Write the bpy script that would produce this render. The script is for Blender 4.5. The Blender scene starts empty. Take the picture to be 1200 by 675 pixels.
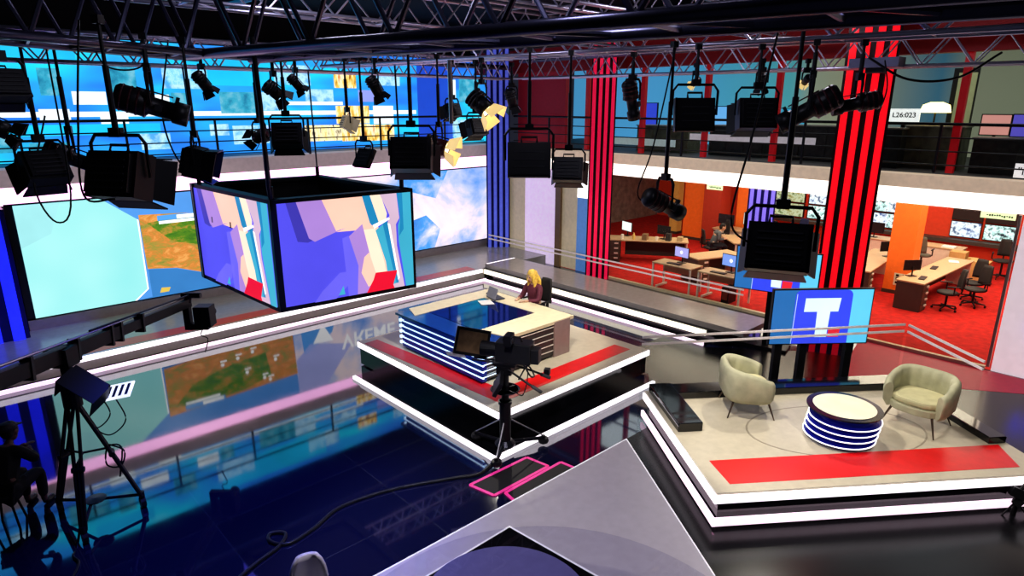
import bpy, bmesh, math, random
from mathutils import Vector, Matrix, Euler
random.seed(7)
C = bpy.context.scene.collection
PI = math.pi
def V(*a): return Vector(a)

# ------------------------------------------------------------------ materials
MATS = {}
def mat(name, col, rough=.5, metal=0., emit=0., var=.06, scale=9., ior=1.45, ecol=None):
    if name in MATS: return MATS[name]
    m = bpy.data.materials.new(name); m.use_nodes = True
    nt = m.node_tree; b = nt.nodes['Principled BSDF']
    b.inputs['Roughness'].default_value = rough
    b.inputs['Metallic'].default_value = metal
    b.inputs['IOR'].default_value = ior
    tc = nt.nodes.new('ShaderNodeTexCoord'); nz = nt.nodes.new('ShaderNodeTexNoise')
    nz.inputs['Scale'].default_value = scale; nz.inputs['Detail'].default_value = 3
    nt.links.new(tc.outputs['Object'], nz.inputs['Vector'])
    r = nt.nodes.new('ShaderNodeValToRGB')
    r.color_ramp.elements[0].position = .3; r.color_ramp.elements[1].position = .7
    lo = [max(0, c*(1-var)) for c in col]; hi = [min(1, c*(1+var)) for c in col]
    r.color_ramp.elements[0].color = (*lo, 1); r.color_ramp.elements[1].color = (*hi, 1)
    nt.links.new(nz.outputs['Fac'], r.inputs['Fac'])
    nt.links.new(r.outputs['Color'], b.inputs['Base Color'])
    if emit:
        if ecol: b.inputs['Emission Color'].default_value = (*ecol, 1)
        else: nt.links.new(r.outputs['Color'], b.inputs['Emission Color'])
        b.inputs['Emission Strength'].default_value = emit
    MATS[name] = m
    return m
def led(name, col, e=1., var=.05, scale=1.5):
    """self-lit screen colour"""
    m = mat(name, (0, 0, 0), .35)
    if m.get('led'): return m
    m['led'] = 1
    nt = m.node_tree; b = nt.nodes['Principled BSDF']
    nz = [n for n in nt.nodes if n.type == 'TEX_NOISE'][0]; nz.inputs['Scale'].default_value = scale
    r = nt.nodes.new('ShaderNodeValToRGB')
    r.color_ramp.elements[0].position = .3; r.color_ramp.elements[1].position = .7
    r.color_ramp.elements[0].color = (*[c*(1-var) for c in col], 1); r.color_ramp.elements[1].color = (*[c*(1+var) for c in col], 1)
    nt.links.new(nz.outputs['Fac'], r.inputs['Fac']); nt.links.new(r.outputs['Color'], b.inputs['Emission Color'])
    b.inputs['Emission Strength'].default_value = e
    return m
def ledramp(name, stops, scale=1., e=1., detail=5, stretch=(1, 1, 1), dist=0., rough=.6):
    """self-lit picture: noise through a colour ramp"""
    if name in MATS: return MATS[name]
    m = bpy.data.materials.new(name); m.use_nodes = True; nt = m.node_tree; b = nt.nodes['Principled BSDF']
    b.inputs['Base Color'].default_value = (0, 0, 0, 1); b.inputs['Roughness'].default_value = .35
    tc = nt.nodes.new('ShaderNodeTexCoord'); mp = nt.nodes.new('ShaderNodeMapping'); mp.inputs['Scale'].default_value = stretch
    nz = nt.nodes.new('ShaderNodeTexNoise'); nz.inputs['Scale'].default_value = scale; nz.inputs['Detail'].default_value = detail
    nz.inputs['Distortion'].default_value = dist; nz.inputs['Roughness'].default_value = rough
    r = nt.nodes.new('ShaderNodeValToRGB'); els = r.color_ramp.elements
    while len(els) < len(stops): els.new(.5)
    for el, (p, c) in zip(els, stops): el.position = p; el.color = (*c, 1)
    nt.links.new(tc.outputs['Object'], mp.inputs[0]); nt.links.new(mp.outputs[0], nz.inputs['Vector'])
    nt.links.new(nz.outputs['Fac'], r.inputs['Fac']); nt.links.new(r.outputs['Color'], b.inputs['Emission Color'])
    b.inputs['Emission Strength'].default_value = e
    MATS[name] = m; return m
def glass(name, col=(1, 1, 1), rough=0., refl=.12, alpha=.1):
    """thin architectural glass: mostly clear, a tint and a mirror part"""
    if name in MATS: return MATS[name]
    m = bpy.data.materials.new(name); m.use_nodes = True; nt = m.node_tree
    for n in list(nt.nodes):
        if n.type == 'BSDF_PRINCIPLED': nt.nodes.remove(n)
    out = [n for n in nt.nodes if n.type == 'OUTPUT_MATERIAL'][0]
    tr = nt.nodes.new('ShaderNodeBsdfTransparent'); tr.inputs[0].default_value = (*col, 1)
    gl = nt.nodes.new('ShaderNodeBsdfGlossy'); gl.inputs['Roughness'].default_value = rough
    lw = nt.nodes.new('ShaderNodeLayerWeight'); lw.inputs[0].default_value = refl
    mx = nt.nodes.new('ShaderNodeMixShader')
    ge = nt.nodes.new('ShaderNodeNewGeometry'); iv = nt.nodes.new('ShaderNodeMath'); iv.operation = 'SUBTRACT'; iv.inputs[0].default_value = 1.
    ml = nt.nodes.new('ShaderNodeMath'); ml.operation = 'MULTIPLY'
    nt.links.new(ge.outputs['Backfacing'], iv.inputs[1]); nt.links.new(iv.outputs[0], ml.inputs[0]); nt.links.new(lw.outputs['Fresnel'], ml.inputs[1]); nt.links.new(ml.outputs[0], mx.inputs[0]); nt.links.new(tr.outputs[0], mx.inputs[1]); nt.links.new(gl.outputs[0], mx.inputs[2])
    nt.links.new(mx.outputs[0], out.inputs[0]); MATS[name] = m; return m

BLACK = mat('black_paint', (.008, .008, .01), .45)
BLACKG = mat('black_gloss', (.006, .006, .008), .08, ior=1.6)
DARK = mat('dark_metal', (.03, .03, .04), .35, .7)
STEEL = mat('bright_steel', (.6, .6, .62), .3, .9)
ALU = mat('truss_aluminium', (.62, .60, .74), .32, .8)
ALUD = mat('truss_dark_tube', (.11, .11, .18), .28, .8)
CREAM = mat('cream_laminate', (.80, .70, .48), .4)
TAN = mat('tan_floor_vinyl', (.50, .45, .35), .30)
GREYTOP = mat('grey_floor_vinyl', (.42, .39, .36), .18)
WHITE = mat('white_paint', (.8, .78, .78), .5)
RED = mat('red_vinyl', (.66, .008, .010), .35)
STRIP = mat('white_led_strip', (1, .90, .96), .4, emit=1.05)
STRIPW = mat('warm_led_strip', (1, .9, .72), .4, emit=1.1)
STRIPP = mat('pink_led_strip', (1, .74, .88), .4, emit=.95)

# ------------------------------------------------------------------ mesh builder
class MB:
    def __init__(s): s.v = []; s.f = []; s.m = []; s.cur = 0
    def mat(s, i): s.cur = i; return s
    def add(s, vs, fs, M=None):
        o = len(s.v)
        s.v += [tuple(M @ Vector(p)) if M else tuple(p) for p in vs]
        s.f += [tuple(i+o for i in f) for f in fs]; s.m += [s.cur]*len(fs); return s
    def box(s, c, d, rot=None, taper=None):
        x, y, z = d[0]/2, d[1]/2, d[2]/2; t = taper or 1
        vs = [(-x, -y, -z), (x, -y, -z), (x, y, -z), (-x, y, -z), (-x*t, -y*t, z), (x*t, -y*t, z), (x*t, y*t, z), (-x*t, y*t, z)]
        M = Matrix.Translation(c)
        if rot is not None: M = M @ (rot if isinstance(rot, Matrix) else Euler(rot).to_matrix().to_4x4())
        return s.add(vs, [(0, 3, 2, 1), (4, 5, 6, 7), (0, 1, 5, 4), (1, 2, 6, 5), (2, 3, 7, 6), (3, 0, 4, 7)], M)
    def cyl(s, a, b, r, r2=None, n=10, cap=True):
        a = Vector(a); b = Vector(b); r2 = r if r2 is None else r2; d = b-a
        if d.length < 1e-6: return s
        q = d.to_track_quat('Z', 'Y').to_matrix(); vs = []
        for p, rr in ((a, r), (b, r2)):
            for i in range(n):
                t = 2*PI*i/n; vs.append(p + q @ Vector((rr*math.cos(t), rr*math.sin(t), 0)))
        fs = [(i, (i+1) % n, n+(i+1) % n, n+i) for i in range(n)]
        if cap: fs += [tuple(range(n-1, -1, -1)), tuple(range(n, 2*n))]
        return s.add(vs, fs)
    def tube(s, pts, r, n=7):
        pts = [Vector(p) for p in pts]; vs = []; k = len(pts)
        for i, p in enumerate(pts):
            d = (pts[min(i+1, k-1)]-pts[max(i-1, 0)]).normalized(); q = d.to_track_quat('Z', 'Y').to_matrix()
            for j in range(n):
                t = 2*PI*j/n; vs.append(p + q @ Vector((r*math.cos(t), r*math.sin(t), 0)))
        fs = [(i*n+j, i*n+(j+1) % n, (i+1)*n+(j+1) % n, (i+1)*n+j) for i in range(k-1) for j in range(n)]
        fs += [tuple(range(n-1, -1, -1)), tuple(range((k-1)*n, k*n))]
        return s.add(vs, fs)
    def lathe(s, prof, c=(0, 0, 0), n=32, M=None):
        vs = []; k = len(prof)
        for r, z in prof:
            for j in range(n):
                t = 2*PI*j/n; vs.append((c[0]+r*math.cos(t), c[1]+r*math.sin(t), c[2]+z))
        fs = [(i*n+j, i*n+(j+1) % n, (i+1)*n+(j+1) % n, (i+1)*n+j) for i in range(k-1) for j in range(n)]
        if prof[0][0] > 1e-5: fs.append(tuple(range(n-1, -1, -1)))
        if prof[-1][0] > 1e-5: fs.append(tuple(range((k-1)*n, k*n)))
        return s.add(vs, fs, M)
    def poly(s, pts): return s.add(pts, [tuple(range(len(pts)))])
    def prism(s, p2, z0, z1):
        n = len(p2); vs = [(x, y, z0) for x, y in p2]+[(x, y, z1) for x, y in p2]
        return s.add(vs, [tuple(range(n-1, -1, -1)), tuple(range(n, 2*n))]+[(i, (i+1) % n, n+(i+1) % n, n+i) for i in range(n)])
    def build(s, name, mats, parent=None, smooth=False, bevel=0., world=True):
        off = wloc(parent) if (world and parent) else Vector((0, 0, 0))
        me = bpy.data.meshes.new(name); me.from_pydata([tuple(Vector(p)-off) for p in s.v], [], s.f)
        for m in (mats if isinstance(mats, (list, tuple)) else [mats]): me.materials.append(m)
        me.polygons.foreach_set('material_index', s.m)
        if smooth: me.polygons.foreach_set('use_smooth', [len(f) <= 4 for f in s.f])
        me.update(); o = bpy.data.objects.new(name, me); C.objects.link(o)
        if parent: o.parent = parent
        if bevel:
            b = o.modifiers.new('bevel', 'BEVEL'); b.width = bevel; b.segments = 2; b.limit_method = 'ANGLE'
        return o
def wloc(o):
    p = Vector((0, 0, 0))
    while o is not None: p = p+o.location; o = o.parent
    return p
def tag(o, label, cat, group=None):
    o['label'] = label; o['category'] = cat
    if group: o['group'] = group
    return o
def thing(name, label, cat, loc=(0, 0, 0), group=None, rz=0.):
    o = bpy.data.objects.new(name, None); C.objects.link(o); o.empty_display_size = .2
    o.location = loc; o.rotation_euler = (0, 0, rz); return tag(o, label, cat, group)
def struct(o): o['kind'] = 'structure'; return o
def copy_tree(o, parent=None):
    c = o.copy(); C.objects.link(c)
    if parent: c.parent = parent
    for ch in list(o.children): copy_tree(ch, c)
    return c
def text_mesh(s, size, name, m, parent, M, extrude=.004):
    cu = bpy.data.curves.new('t', 'FONT'); cu.body = s; cu.size = size; cu.extrude = extrude; cu.align_x = 'CENTER'; cu.align_y = 'CENTER'
    cu.offset = size*.015
    t = bpy.data.objects.new('t', cu); C.objects.link(t)
    dg = bpy.context.evaluated_depsgraph_get(); me = bpy.data.meshes.new_from_object(t.evaluated_get(dg))
    bpy.data.objects.remove(t); bpy.data.curves.remove(cu)
    me.transform(Matrix.Translation(-wloc(parent)) @ M if parent else M)
    me.materials.clear(); me.materials.append(m)
    o = bpy.data.objects.new(name, me); C.objects.link(o); o.parent = parent; return o
def frame_M(o, u, v):
    """matrix whose local x,y run along u,v at origin o"""
    u = Vector(u).normalized(); v = Vector(v).normalized(); w = u.cross(v)
    M = Matrix.Identity(4)
    for i in range(3): M[i][0] = u[i]; M[i][1] = v[i]; M[i][2] = w[i]; M[i][3] = o[i]
    return M

# ------------------------------------------------------------------ camera
cd = bpy.data.cameras.new('camera'); cam = bpy.data.objects.new('camera', cd); C.objects.link(cam)
Rr = [(0.729845, -0.683611, 0.001432), (0.186083, 0.200683, 0.961821), (-0.657799, -0.701714, 0.273676)]
M = Matrix.Identity(4)
for j in range(3):
    for i in range(3): M[i][j] = Rr[j][i]
M.translation = (0, 0, 5); cam.matrix_world = M
cd.sensor_width = 36; cd.lens = 752.36/1200*36; cd.clip_end = 200; cd.clip_start = .05
bpy.context.scene.camera = cam

# ------------------------------------------------------------------ setting
def floor_mat():
    m = bpy.data.materials.new('polished_black_floor'); m.use_nodes = True; nt = m.node_tree; b = nt.nodes['Principled BSDF']
    tc = nt.nodes.new('ShaderNodeTexCoord'); br = nt.nodes.new('ShaderNodeTexBrick')
    br.offset = 0.; br.inputs['Scale'].default_value = 1.
    br.inputs['Brick Width'].default_value = 2.0; br.inputs['Row Height'].default_value = 1.5; br.inputs['Mortar Size'].default_value = .006
    br.inputs['Color1'].default_value = (.010, .012, .045, 1); br.inputs['Color2'].default_value = (.012, .014, .055, 1); br.inputs['Mortar'].default_value = (.055, .06, .08, 1)
    nz = nt.nodes.new('ShaderNodeTexNoise'); nz.inputs['Scale'].default_value = 3.; nz.inputs['Detail'].default_value = 6
    mr = nt.nodes.new('ShaderNodeMapRange'); mr.inputs[3].default_value = .02; mr.inputs[4].default_value = .075
    nt.links.new(tc.outputs['Object'], br.inputs[0]); nt.links.new(tc.outputs['Object'], nz.inputs[0])
    nt.links.new(nz.outputs[0], mr.inputs[0]); nt.links.new(mr.outputs[0], b.inputs['Roughness'])
    nt.links.new(br.outputs[0], b.inputs['Base Color']); b.inputs['IOR'].default_value = 2.75
    return m
FLOOR = floor_mat()
struct(MB().poly([(-6, -3, 0), (14.86, -3, 0), (14.86, 19, 0), (-6, 19, 0)]).build('floor', FLOOR))
struct(MB().prism([(2.6, -2.9), (13.6, -2.9), (14.8, 1.0), (13.3, 4.9), (11.88, 6.6), (11.88, 7.6), (9.82, 7.6), (9.82, 6.6), (8.15, 5.33), (4.6, 5.33)], .0005, .003).build('floor_black_vinyl', mat('black_vinyl', (.006, .006, .008), .22, ior=1.4)))
CARPET = mat('red_carpet', (.50, .014, .008), .95, var=.25, scale=6)
struct(MB().prism([(12.3, 3.9), (14.3, 1.0), (14.8, 1.0), (14.8, 4.5), (14.0, 4.35)], .003, .006).build('floor_red_reflection', mat('painted_red_reflection', (.34, .006, .03), .5, emit=.35)))  # red newsroom reflection painted on the floor as a glowing crimson patch
struct(MB().box((20.93, 7, -.05), (12.1, 22, .1)).build('floor_newsroom', CARPET))
CEIL = mat('black_ceiling', (.006, .006, .009), .9)
struct(MB().poly([(-6, -3, 7.6), (-6, 19, 7.6), (27, 19, 7.6), (27, -3, 7.6)]).build('ceiling', CEIL))
FASC = mat('tan_fascia', (.60, .46, .34), .6, emit=.55); FASCL = mat('mauve_grey_fascia', (.40, .32, .34), .6, emit=.45)  # emission on both fascias replaces light falling on them
BAND = mat('white_light_band', (1, .52, .86), .4, emit=1.9, var=.02)
BANDW = mat('warm_white_light_band', (1, .86, .76), .4, emit=1.5, var=.02)
# left: video wall backing, light band, balcony slab
struct(MB().box((6, 19.05, 7.0), (24, .1, 1.3)).build('wall_back_upper', CEIL))
struct(MB().box((-4.5, 8, 3.8), (.1, 22, 7.6)).build('wall_left', CEIL))
struct(MB().box((7, 17.05, 1.5), (16, .4, 3.0)).build('wall_back', BLACK))
b = MB().box((6.9, 16.9, 3.17), (15.9, .5, .34)); struct(b.build('trim_1', BAND))
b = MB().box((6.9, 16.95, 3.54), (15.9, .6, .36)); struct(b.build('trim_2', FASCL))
struct(MB().box((6.9, 18.0, 3.62), (17, 1.6, .18)).build('floor_balcony_back', mat('balcony_floor_blue', (.10, .14, .2), .5)))
# grey base under the video wall
struct(MB().box((7.9, 16.72, .43), (13.1, .2, .27)).build('baseboard_back', mat('grey_plinth', (.30, .26, .27), .5)))
# right: band and fascia
struct(MB().box((15.0, 7.0, 3.25), (.36, 19, .32)).build('trim_3', BANDW))
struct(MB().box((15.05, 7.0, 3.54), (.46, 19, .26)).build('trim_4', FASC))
struct(MB().box((21.0, 7.5, 3.55), (11.6, 22, .2)).build('floor_upper', mat('upper_floor', (.09, .085, .08), .6)))
# white end wall at right
struct(MB().box((14.96, -.2, 1.545), (.2, 4.6, 3.09)).build('wall_right', mat('white_end_wall', (.78, .66, .70), .5, emit=.62)))  # wall is no lamp; its glow stands for light falling on it
# solid part of right wall between blue and red column
w = MB()
w.box((14.98, 15.6, 1.54), (.2, .75, 3.08)); w.mat(1).box((14.97, 14.53, 1.54), (.2, 1.4, 3.08)); w.mat(2).box((14.95, 13.72, 1.54), (.25, .22, 3.08))
w.mat(0).box((15.0, 13.28, 1.54), (.16, .68, 3.08)); w.mat(3).box((14.98, 12.62, 1.15), (.2, .66, 2.3)); w.mat(4).box((14.97, 12.62, 2.7), (.2, .66, .8))
struct(w.build('wall_corner', [mat('beige_panel', (.62, .52, .36), .5, emit=.25), mat('lavender_panel', (.72, .58, .80), .5, emit=.55), mat('brown_frame', (.30, .19, .10), .4),
     mat('blue_screen_panel', (.10, .22, .50), .3, emit=.5), mat('bright_panel', (1, 1, 1), .4, emit=1.2)]))
# newsroom shell
w = MB(); w.box((26, 7, 1.75), (.2, 22, 3.5)); struct(w.build('wall_newsroom', mat('red_orange_wall', (.68, .06, .02), .7, emit=.06)))
struct(MB().box((20.8, 17.6, 1.75), (11, .2, 3.5)).build('wall_newsroom_left', mat('grey_curtain_wall', (.25, .21, .18), .8, var=.3, scale=4)))
struct(MB().box((20.8, -2, 1.75), (11, .2, 3.5)).build('wall_newsroom_right', MATS['red_orange_wall']))
struct(MB().box((20.9, 7.5, 3.43), (11.2, 21, .04)).build('ceiling_newsroom', mat('newsroom_ceiling', (.5, .48, .45), .8)))
# upper office shell
def upper_wall():
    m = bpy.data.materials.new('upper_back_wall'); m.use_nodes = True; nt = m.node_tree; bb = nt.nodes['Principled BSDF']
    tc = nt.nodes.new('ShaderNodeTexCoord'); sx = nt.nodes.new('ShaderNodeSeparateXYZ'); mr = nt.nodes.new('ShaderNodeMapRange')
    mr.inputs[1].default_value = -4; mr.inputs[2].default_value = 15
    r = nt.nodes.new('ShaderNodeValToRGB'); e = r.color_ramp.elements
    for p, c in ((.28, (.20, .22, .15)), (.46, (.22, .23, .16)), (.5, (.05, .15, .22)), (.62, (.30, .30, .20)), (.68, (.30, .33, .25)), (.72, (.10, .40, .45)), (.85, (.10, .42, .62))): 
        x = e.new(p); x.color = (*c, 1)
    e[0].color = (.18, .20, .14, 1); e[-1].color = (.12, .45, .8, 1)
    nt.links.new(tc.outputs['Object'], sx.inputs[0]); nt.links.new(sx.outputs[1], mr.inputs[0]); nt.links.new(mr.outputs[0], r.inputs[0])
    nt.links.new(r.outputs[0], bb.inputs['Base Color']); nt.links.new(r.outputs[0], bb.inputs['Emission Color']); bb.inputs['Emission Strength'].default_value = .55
    return m
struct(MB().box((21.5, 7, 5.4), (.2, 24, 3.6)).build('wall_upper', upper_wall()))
struct(MB().box((18.2, 7, 6.75), (6.6, 22, .1)).build('ceiling_upper', mat('upper_ceiling', (.10, .10, .10), .8)))
struct(MB().box((15.3, 7, 6.55), (.3, 22, 1.1)).build('wall_upper_header', mat('dark_red_header', (.32, .01, .012), .6, emit=.05)))
struct(MB().box((15.32, 14.9, 4.9), (.2, 2.1, 2.4)).build('wall_upper_corner', mat('dark_red_panel', (.38, .008, .02), .5, emit=.1)))

# newsroom glass front with white stickers and sill
nf = MB().box((14.86, 7.15, 1.57), (.02, 9.9, 3.0)).build('window_1', glass('newsroom_glass', (.97, .98, .97), 0., .08)); struct(nf)
struct(MB().box((14.86, 7.15, .035), (.10, 9.9, .07)).build('trim_5', mat('beige_sill', (.72, .60, .38), .4)))
for i, y in enumerate((11.95, 5.25, 2.16)):
    struct(MB().box((14.86, y, 1.57), (.05, .05, 3.0)).build('trim_%d' % (6+i), mat('glass_mullion', (.45, .38, .30), .4)))
# upper glass
struct(MB().box((15.42, 6.0, 5.0), (.02, 15.7, 2.55)).build('window_2', glass('upper_glass', (.93, .96, .95), 0., .06)))
RM = mat('red_mullion', (.50, .006, .012), .4, emit=.18)
for i, y in enumerate((13.05, 11.05, 9.08, 7.22, 3.52, 1.2)):
    struct(MB().box((15.36, y, 4.9), (.12, .13, 2.4)).build('trim_%d' % (9+i), RM))

# ------------------------------------------------------------------ stage riser (raised strip round the mirror floor)
st = MB(); st.box((5.0, 15.4, .15), (14.0, 2.45, .3)).prism([(12.0, 14.18), (14.8, 14.18), (14.8, 16.62), (12.0, 16.62)], 0, .3).mat(1).box((6.5, 14.5, .3015), (10.8, .42, .003))
struct(st.build('floor_stage', [mat('stage_grey_vinyl', (.36, .34, .31), .22), mat('stage_red_stripe', (.55, .04, .02), .3)]))
s = MB(); s.box((5.0, 14.16, .25), (14.1, .05, .10)); struct(s.build('trim_20', STRIP))
s = MB(); s.box((5.0, 13.93, .035), (14.0, .05, .07)); struct(s.build('trim_21', STRIPP))
struct(MB().box((5.0, 14.06, .01), (14.0, .22, .02)).build('trim_22', BLACKG))
struct(MB().box((12.13, 10.45, .22), (.05, 7.4, .12)).build('trim_23', STRIPW))
struct(MB().box((11.93, 10.3, .035), (.05, 7.25, .07)).build('trim_24', STRIPP))
struct(MB().box((12.04, 10.3, .01), (.18, 7.3, .02)).build('trim_25', BLACKG))
wk = MB(); wk.box((12.85, 10.1, .36), (1.2, 8.3, .12)).mat(1).box((12.7, 10.3, .15), (1.1, 7.9, .3)).mat(2).box((12.85, 14.2, .365), (1.15, .06, .115))
struct(wk.build('floor_walkway', [mat('walkway_grey', (.40, .36, .33), .15), BLACKG, STRIP]))

# ------------------------------------------------------------------ video wall
def VW(x, z, o=0): return (x, 16.58-o*.004, z)
vw = thing('video_wall', 'long back wall screen showing pale cyan sheet, weather map and clouds', 'screen', (8, 16.6, .56))
b = MB(); b.box((7.95, 16.72, 1.78), (13.2, .2, 2.5)); b.build('frame', BLACK, vw)
d = MB()
def P(i, pts, o): d.mat(i).poly([VW(x, z, o) for x, z in pts])
P(0, [(1.49, .57), (14.45, .57), (14.45, 3.0), (1.49, 3.0)], 0)                      # blue ground
P(1, [(1.49, .57), (3.45, .57), (3.73, .8), (3.74, 2.45), (3.05, 3.0), (1.49, 3.0)], 1)  # pale cyan sheet
P(5, [(3.45, .57), (3.73, .8), (3.74, 2.45), (3.71, 2.47), (3.70, .81), (3.40, .57)], 2)
P(8, [(1.49, 2.1), (1.49, 3.0), (2.3, 3.0), (2.05, 2.35)], 2)
P(2, [(3.77, 1.28), (4.4, 1.2), (5.05, .97), (6.0, .9), (7.1, 1.05), (7.15, 2.38), (3.75, 2.56)], 2)   # map
P(9, [(4.4, 1.85), (5.4, 1.6), (6.3, 1.5), (6.4, 2.2), (5.6, 2.4), (4.6, 2.44), (3.9, 2.35)], 3)          # green valley
P(3, [(3.78, .6), (3.78, 1.27), (4.4, 1.19), (5.05, .96), (6.0, .89), (7.1, 1.0), (7.1, .57), (3.5, .57)], 3) # sea
for x in (5.5, 5.9, 5.1, 6.3, 5.7, 6.5, 6.15):
    z = 1.2+1.0*((x*7.3) % 1); P(5, [(x, z), (x+.17, z), (x+.17, z+.045), (x, z+.045)], 5)
    P(5, [(x+.05+.05*math.cos(t*PI/4), z+.12+.05*math.sin(t*PI/4)) for t in range(8)], 5)
P(5, [(4.15, 2.3), (5.0, 2.3), (5.0, 2.37), (4.15, 2.37)], 5); P(6, [(4.13, 2.38), (5.12, 2.38), (5.12, 2.5), (4.13, 2.5)], 5)
P(5, [(4.55, 2.39), (5.08, 2.39), (5.08, 2.48), (4.55, 2.48)], 6)
P(7, [(3.95, .66), (4.15, .66), (4.2, .76), (4.0, .78)], 5)                            # island
P(4, [(7.12, .57), (14.45, .57), (14.45, 3.0), (7.15, 3.0)], 2)                       # clouds
P(11, [(10.6, .57), (12.1, .57), (12.35, 1.15), (11.8, 1.65), (11.1, 1.5), (10.6, 1.7)], 3)
P(11, [(10.7, 2.6), (10.9, 3.0), (12.7, 3.0), (12.2, 2.15)], 3)
P(6, [(7.3, .57), (8.6, .57), (8.3, 1.4), (7.4, 1.9)], 3)
P(10, [(7.15, 3.0), (8.0, 3.0), (8.9, 1.9), (7.6, 1.6), (7.15, 2.0)], 3)
P(5, [(8.01, 1.08), (8.32, 1.66), (7.68, 1.62)], 6)                                    # white triangle (points down)
E0 = 1.0
d.build('display', [led('vw_blue', (.10, .32, .75)), ledramp('vw_cyan', ((.3, (.26, .72, .72)), (.7, (.45, .84, .82))), .35, E0, 2), 
    ledramp('vw_map', ((.28, (.10, .22, .03)), (.42, (.36, .30, .06)), (.52, (.65, .24, .05)), (.62, (.80, .40, .12)), (.75, (.30, .28, .05))), 2.2, 1.0, 9, (1, 1, 2.2), .6, .75),
    led('vw_sea', (.05, .22, .52)), ledramp('vw_cloud', ((.36, (.13, .33, .80)), (.46, (.50, .58, .88)), (.55, (.95, .78, .82)), (.7, (1, .90, .92))), .45, .95, 6, (1, 1, 1.2), .3),
    led('vw_white', (1, 1, 1), 1.1), led('vw_skyblue', (.10, .36, .80)), led('vw_island', (.7, .5, .1)), led('vw_cyan2', (.36, .74, .76)),
    ledramp('vw_green', ((.3, (.03, .16, .02)), (.5, (.12, .28, .02)), (.62, (.55, .30, .06)), (.75, (.03, .14, .02))), 3., .9, 9, (1, 1, 2), .4, .7),
    led('vw_lavender', (.42, .45, .82)), ledramp('vw_cloudblue', ((.34, (.04, .18, .62)), (.52, (.08, .34, .80)), (.62, (.45, .55, .88)), (.72, (.95, .85, .92))), .8, 1., 6, (1, 1, 1.2), .3)], vw)
text_mesh('VREME', .62, 'lettering', led('vw_white', (1, 1, 1)), vw, frame_M((9.5, 16.53, 1.77), (1, 0, 0), (0, 0, 1)))

# ------------------------------------------------------------------ upper video wall behind the balcony
uw = thing('upper_video_wall', 'wide cyan and blue screen wall of picture tiles behind the balcony rail', 'screen', (7, 18.5, 3.7))
d = MB()
xs = [(-3+i*1.0, 18.5) for i in range(17)] + [(13.35, 18.45), (13.75, 18.2), (14.1, 18.3), (14.5, 18.5), (16.2, 18.5)]
for i in range(len(xs)-1):
    d.mat(1 if xs[i][0] >= 13 and xs[i][0] < 14.4 else 0); a, c = xs[i], xs[i+1]
    d.poly([(a[0], a[1], 3.72), (c[0], c[1], 3.72), (c[0], c[1], 6.5), (a[0], a[1], 6.5)])
def T(i, x0, x1, z0, z1, o=1): d.mat(i).poly([(x0, 18.47-o*.006, z0), (x1, 18.47-o*.006, z0), (x1, 18.47-o*.006, z1), (x0, 18.47-o*.006, z1)])
T(2, 6.55, 7.7, 4.78, 5.34); T(3, 7.7, 8.4, 4.85, 5.34); T(4, 1.2, 12.9, 4.72, 4.84, 0); T(4, 8.0, 10.2, 5.0, 5.1, 0)
T(5, 9.95, 11.1, 4.45, 4.98); T(6, 8.9, 10.1, 3.95, 4.42); T(5, 10.1, 11.1, 3.92, 4.43); T(5, 11.1, 12.0, 3.9, 4.40); T(4, 11.25, 12.0, 4.42, 4.98); T(5, 9.95, 10.7, 5.5, 5.9)
T(4, 14.05, 14.6, 5.2, 5.85); T(2, 14.75, 15.7, 5.1, 5.9); T(3, 14.3, 15.9, 3.9, 4.5)
T(4, 3.2, 3.9, 5.0, 5.3); T(4, 2.5, 3.1, 4.6, 4.9); T(3, 4.5, 5.2, 3.9, 4.3); T(2, 1.5, 2.4, 5.1, 5.6); T(2, 4.0, 4.6, 5.3, 5.9); T(2, 2.6, 3.0, 5.2, 5.8)
T(4, 3.7, 4.3, 4.55, 4.8); T(2, .6, 1.9, 3.95, 4.3); T(3, 5.2, 6.3, 5.4, 5.95); T(3, 9.0, 9.9, 5.1, 5.45); T(3, 6.8, 7.8, 3.95, 4.45); T(7, 10.75, 11.6, 5.1, 5.45); T(3, .2, 1.2, 5.3, 5.8); T(4, 4.7, 5.3, 4.95, 5.25); T(8, 0.2, 5.0, 4.3, 4.55); T(8, 5.3, 8.7, 5.5, 6.3); T(2, 5.35, 5.75, 4.9, 5.3); T(3, 11.4, 12.3, 5.6, 6.0); T(8, 2.0, 3.4, 5.9, 6.3); T(3, 6.2, 6.7, 4.2, 4.5); T(2, 2.2, 3.0, 3.8, 4.15); T(7, 7.6, 8.2, 4.0, 4.4); T(3, 8.1, 9.2, 5.55, 6.1)
d.build('display', [ledramp('uw_blue', ((.28, (.02, .10, .60)), (.42, (.03, .24, .85)), (.52, (.03, .40, .92)), (.62, (.02, .70, .95)), (.74, (.35, .85, 1))), .20, 1.0, 3, (1, 1, 3.0), .2), led('uw_deep', (.02, .08, .55)),
   ledramp('uw_teal', ((.35, (.02, .22, .38)), (.5, (.05, .42, .6)), (.65, (.2, .55, .7))), 3, .9), ledramp('uw_pale', ((.35, (.15, .5, .85)), (.5, (.5, .8, 1)), (.65, (.1, .4, .8))), 2.5, 1.), led('uw_white', (.85, .95, 1), 1.05, .12, 3.),
   ledramp('uw_orange', ((.35, (.35, .10, .01)), (.46, (.95, .62, .12)), (.56, (1, .92, .65)), (.66, (.75, .25, .04))), 3.5, 1., 5, (2, 1, .5)),
   ledramp('uw_people', ((.35, (.10, .06, .02)), (.45, (1, .9, .6)), (.58, (1, .85, .35)), (.68, (.7, .08, .02))), 4, 1., 4, (2, 1, .6)), led('uw_violet', (.30, .35, .85)), led('uw_azure', (.02, .55, .95), 1., .15, .6)], uw)
MB().box((7, 18.75, 5.15), (20, .3, 2.9)).build('frame', BLACK, uw)

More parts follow.
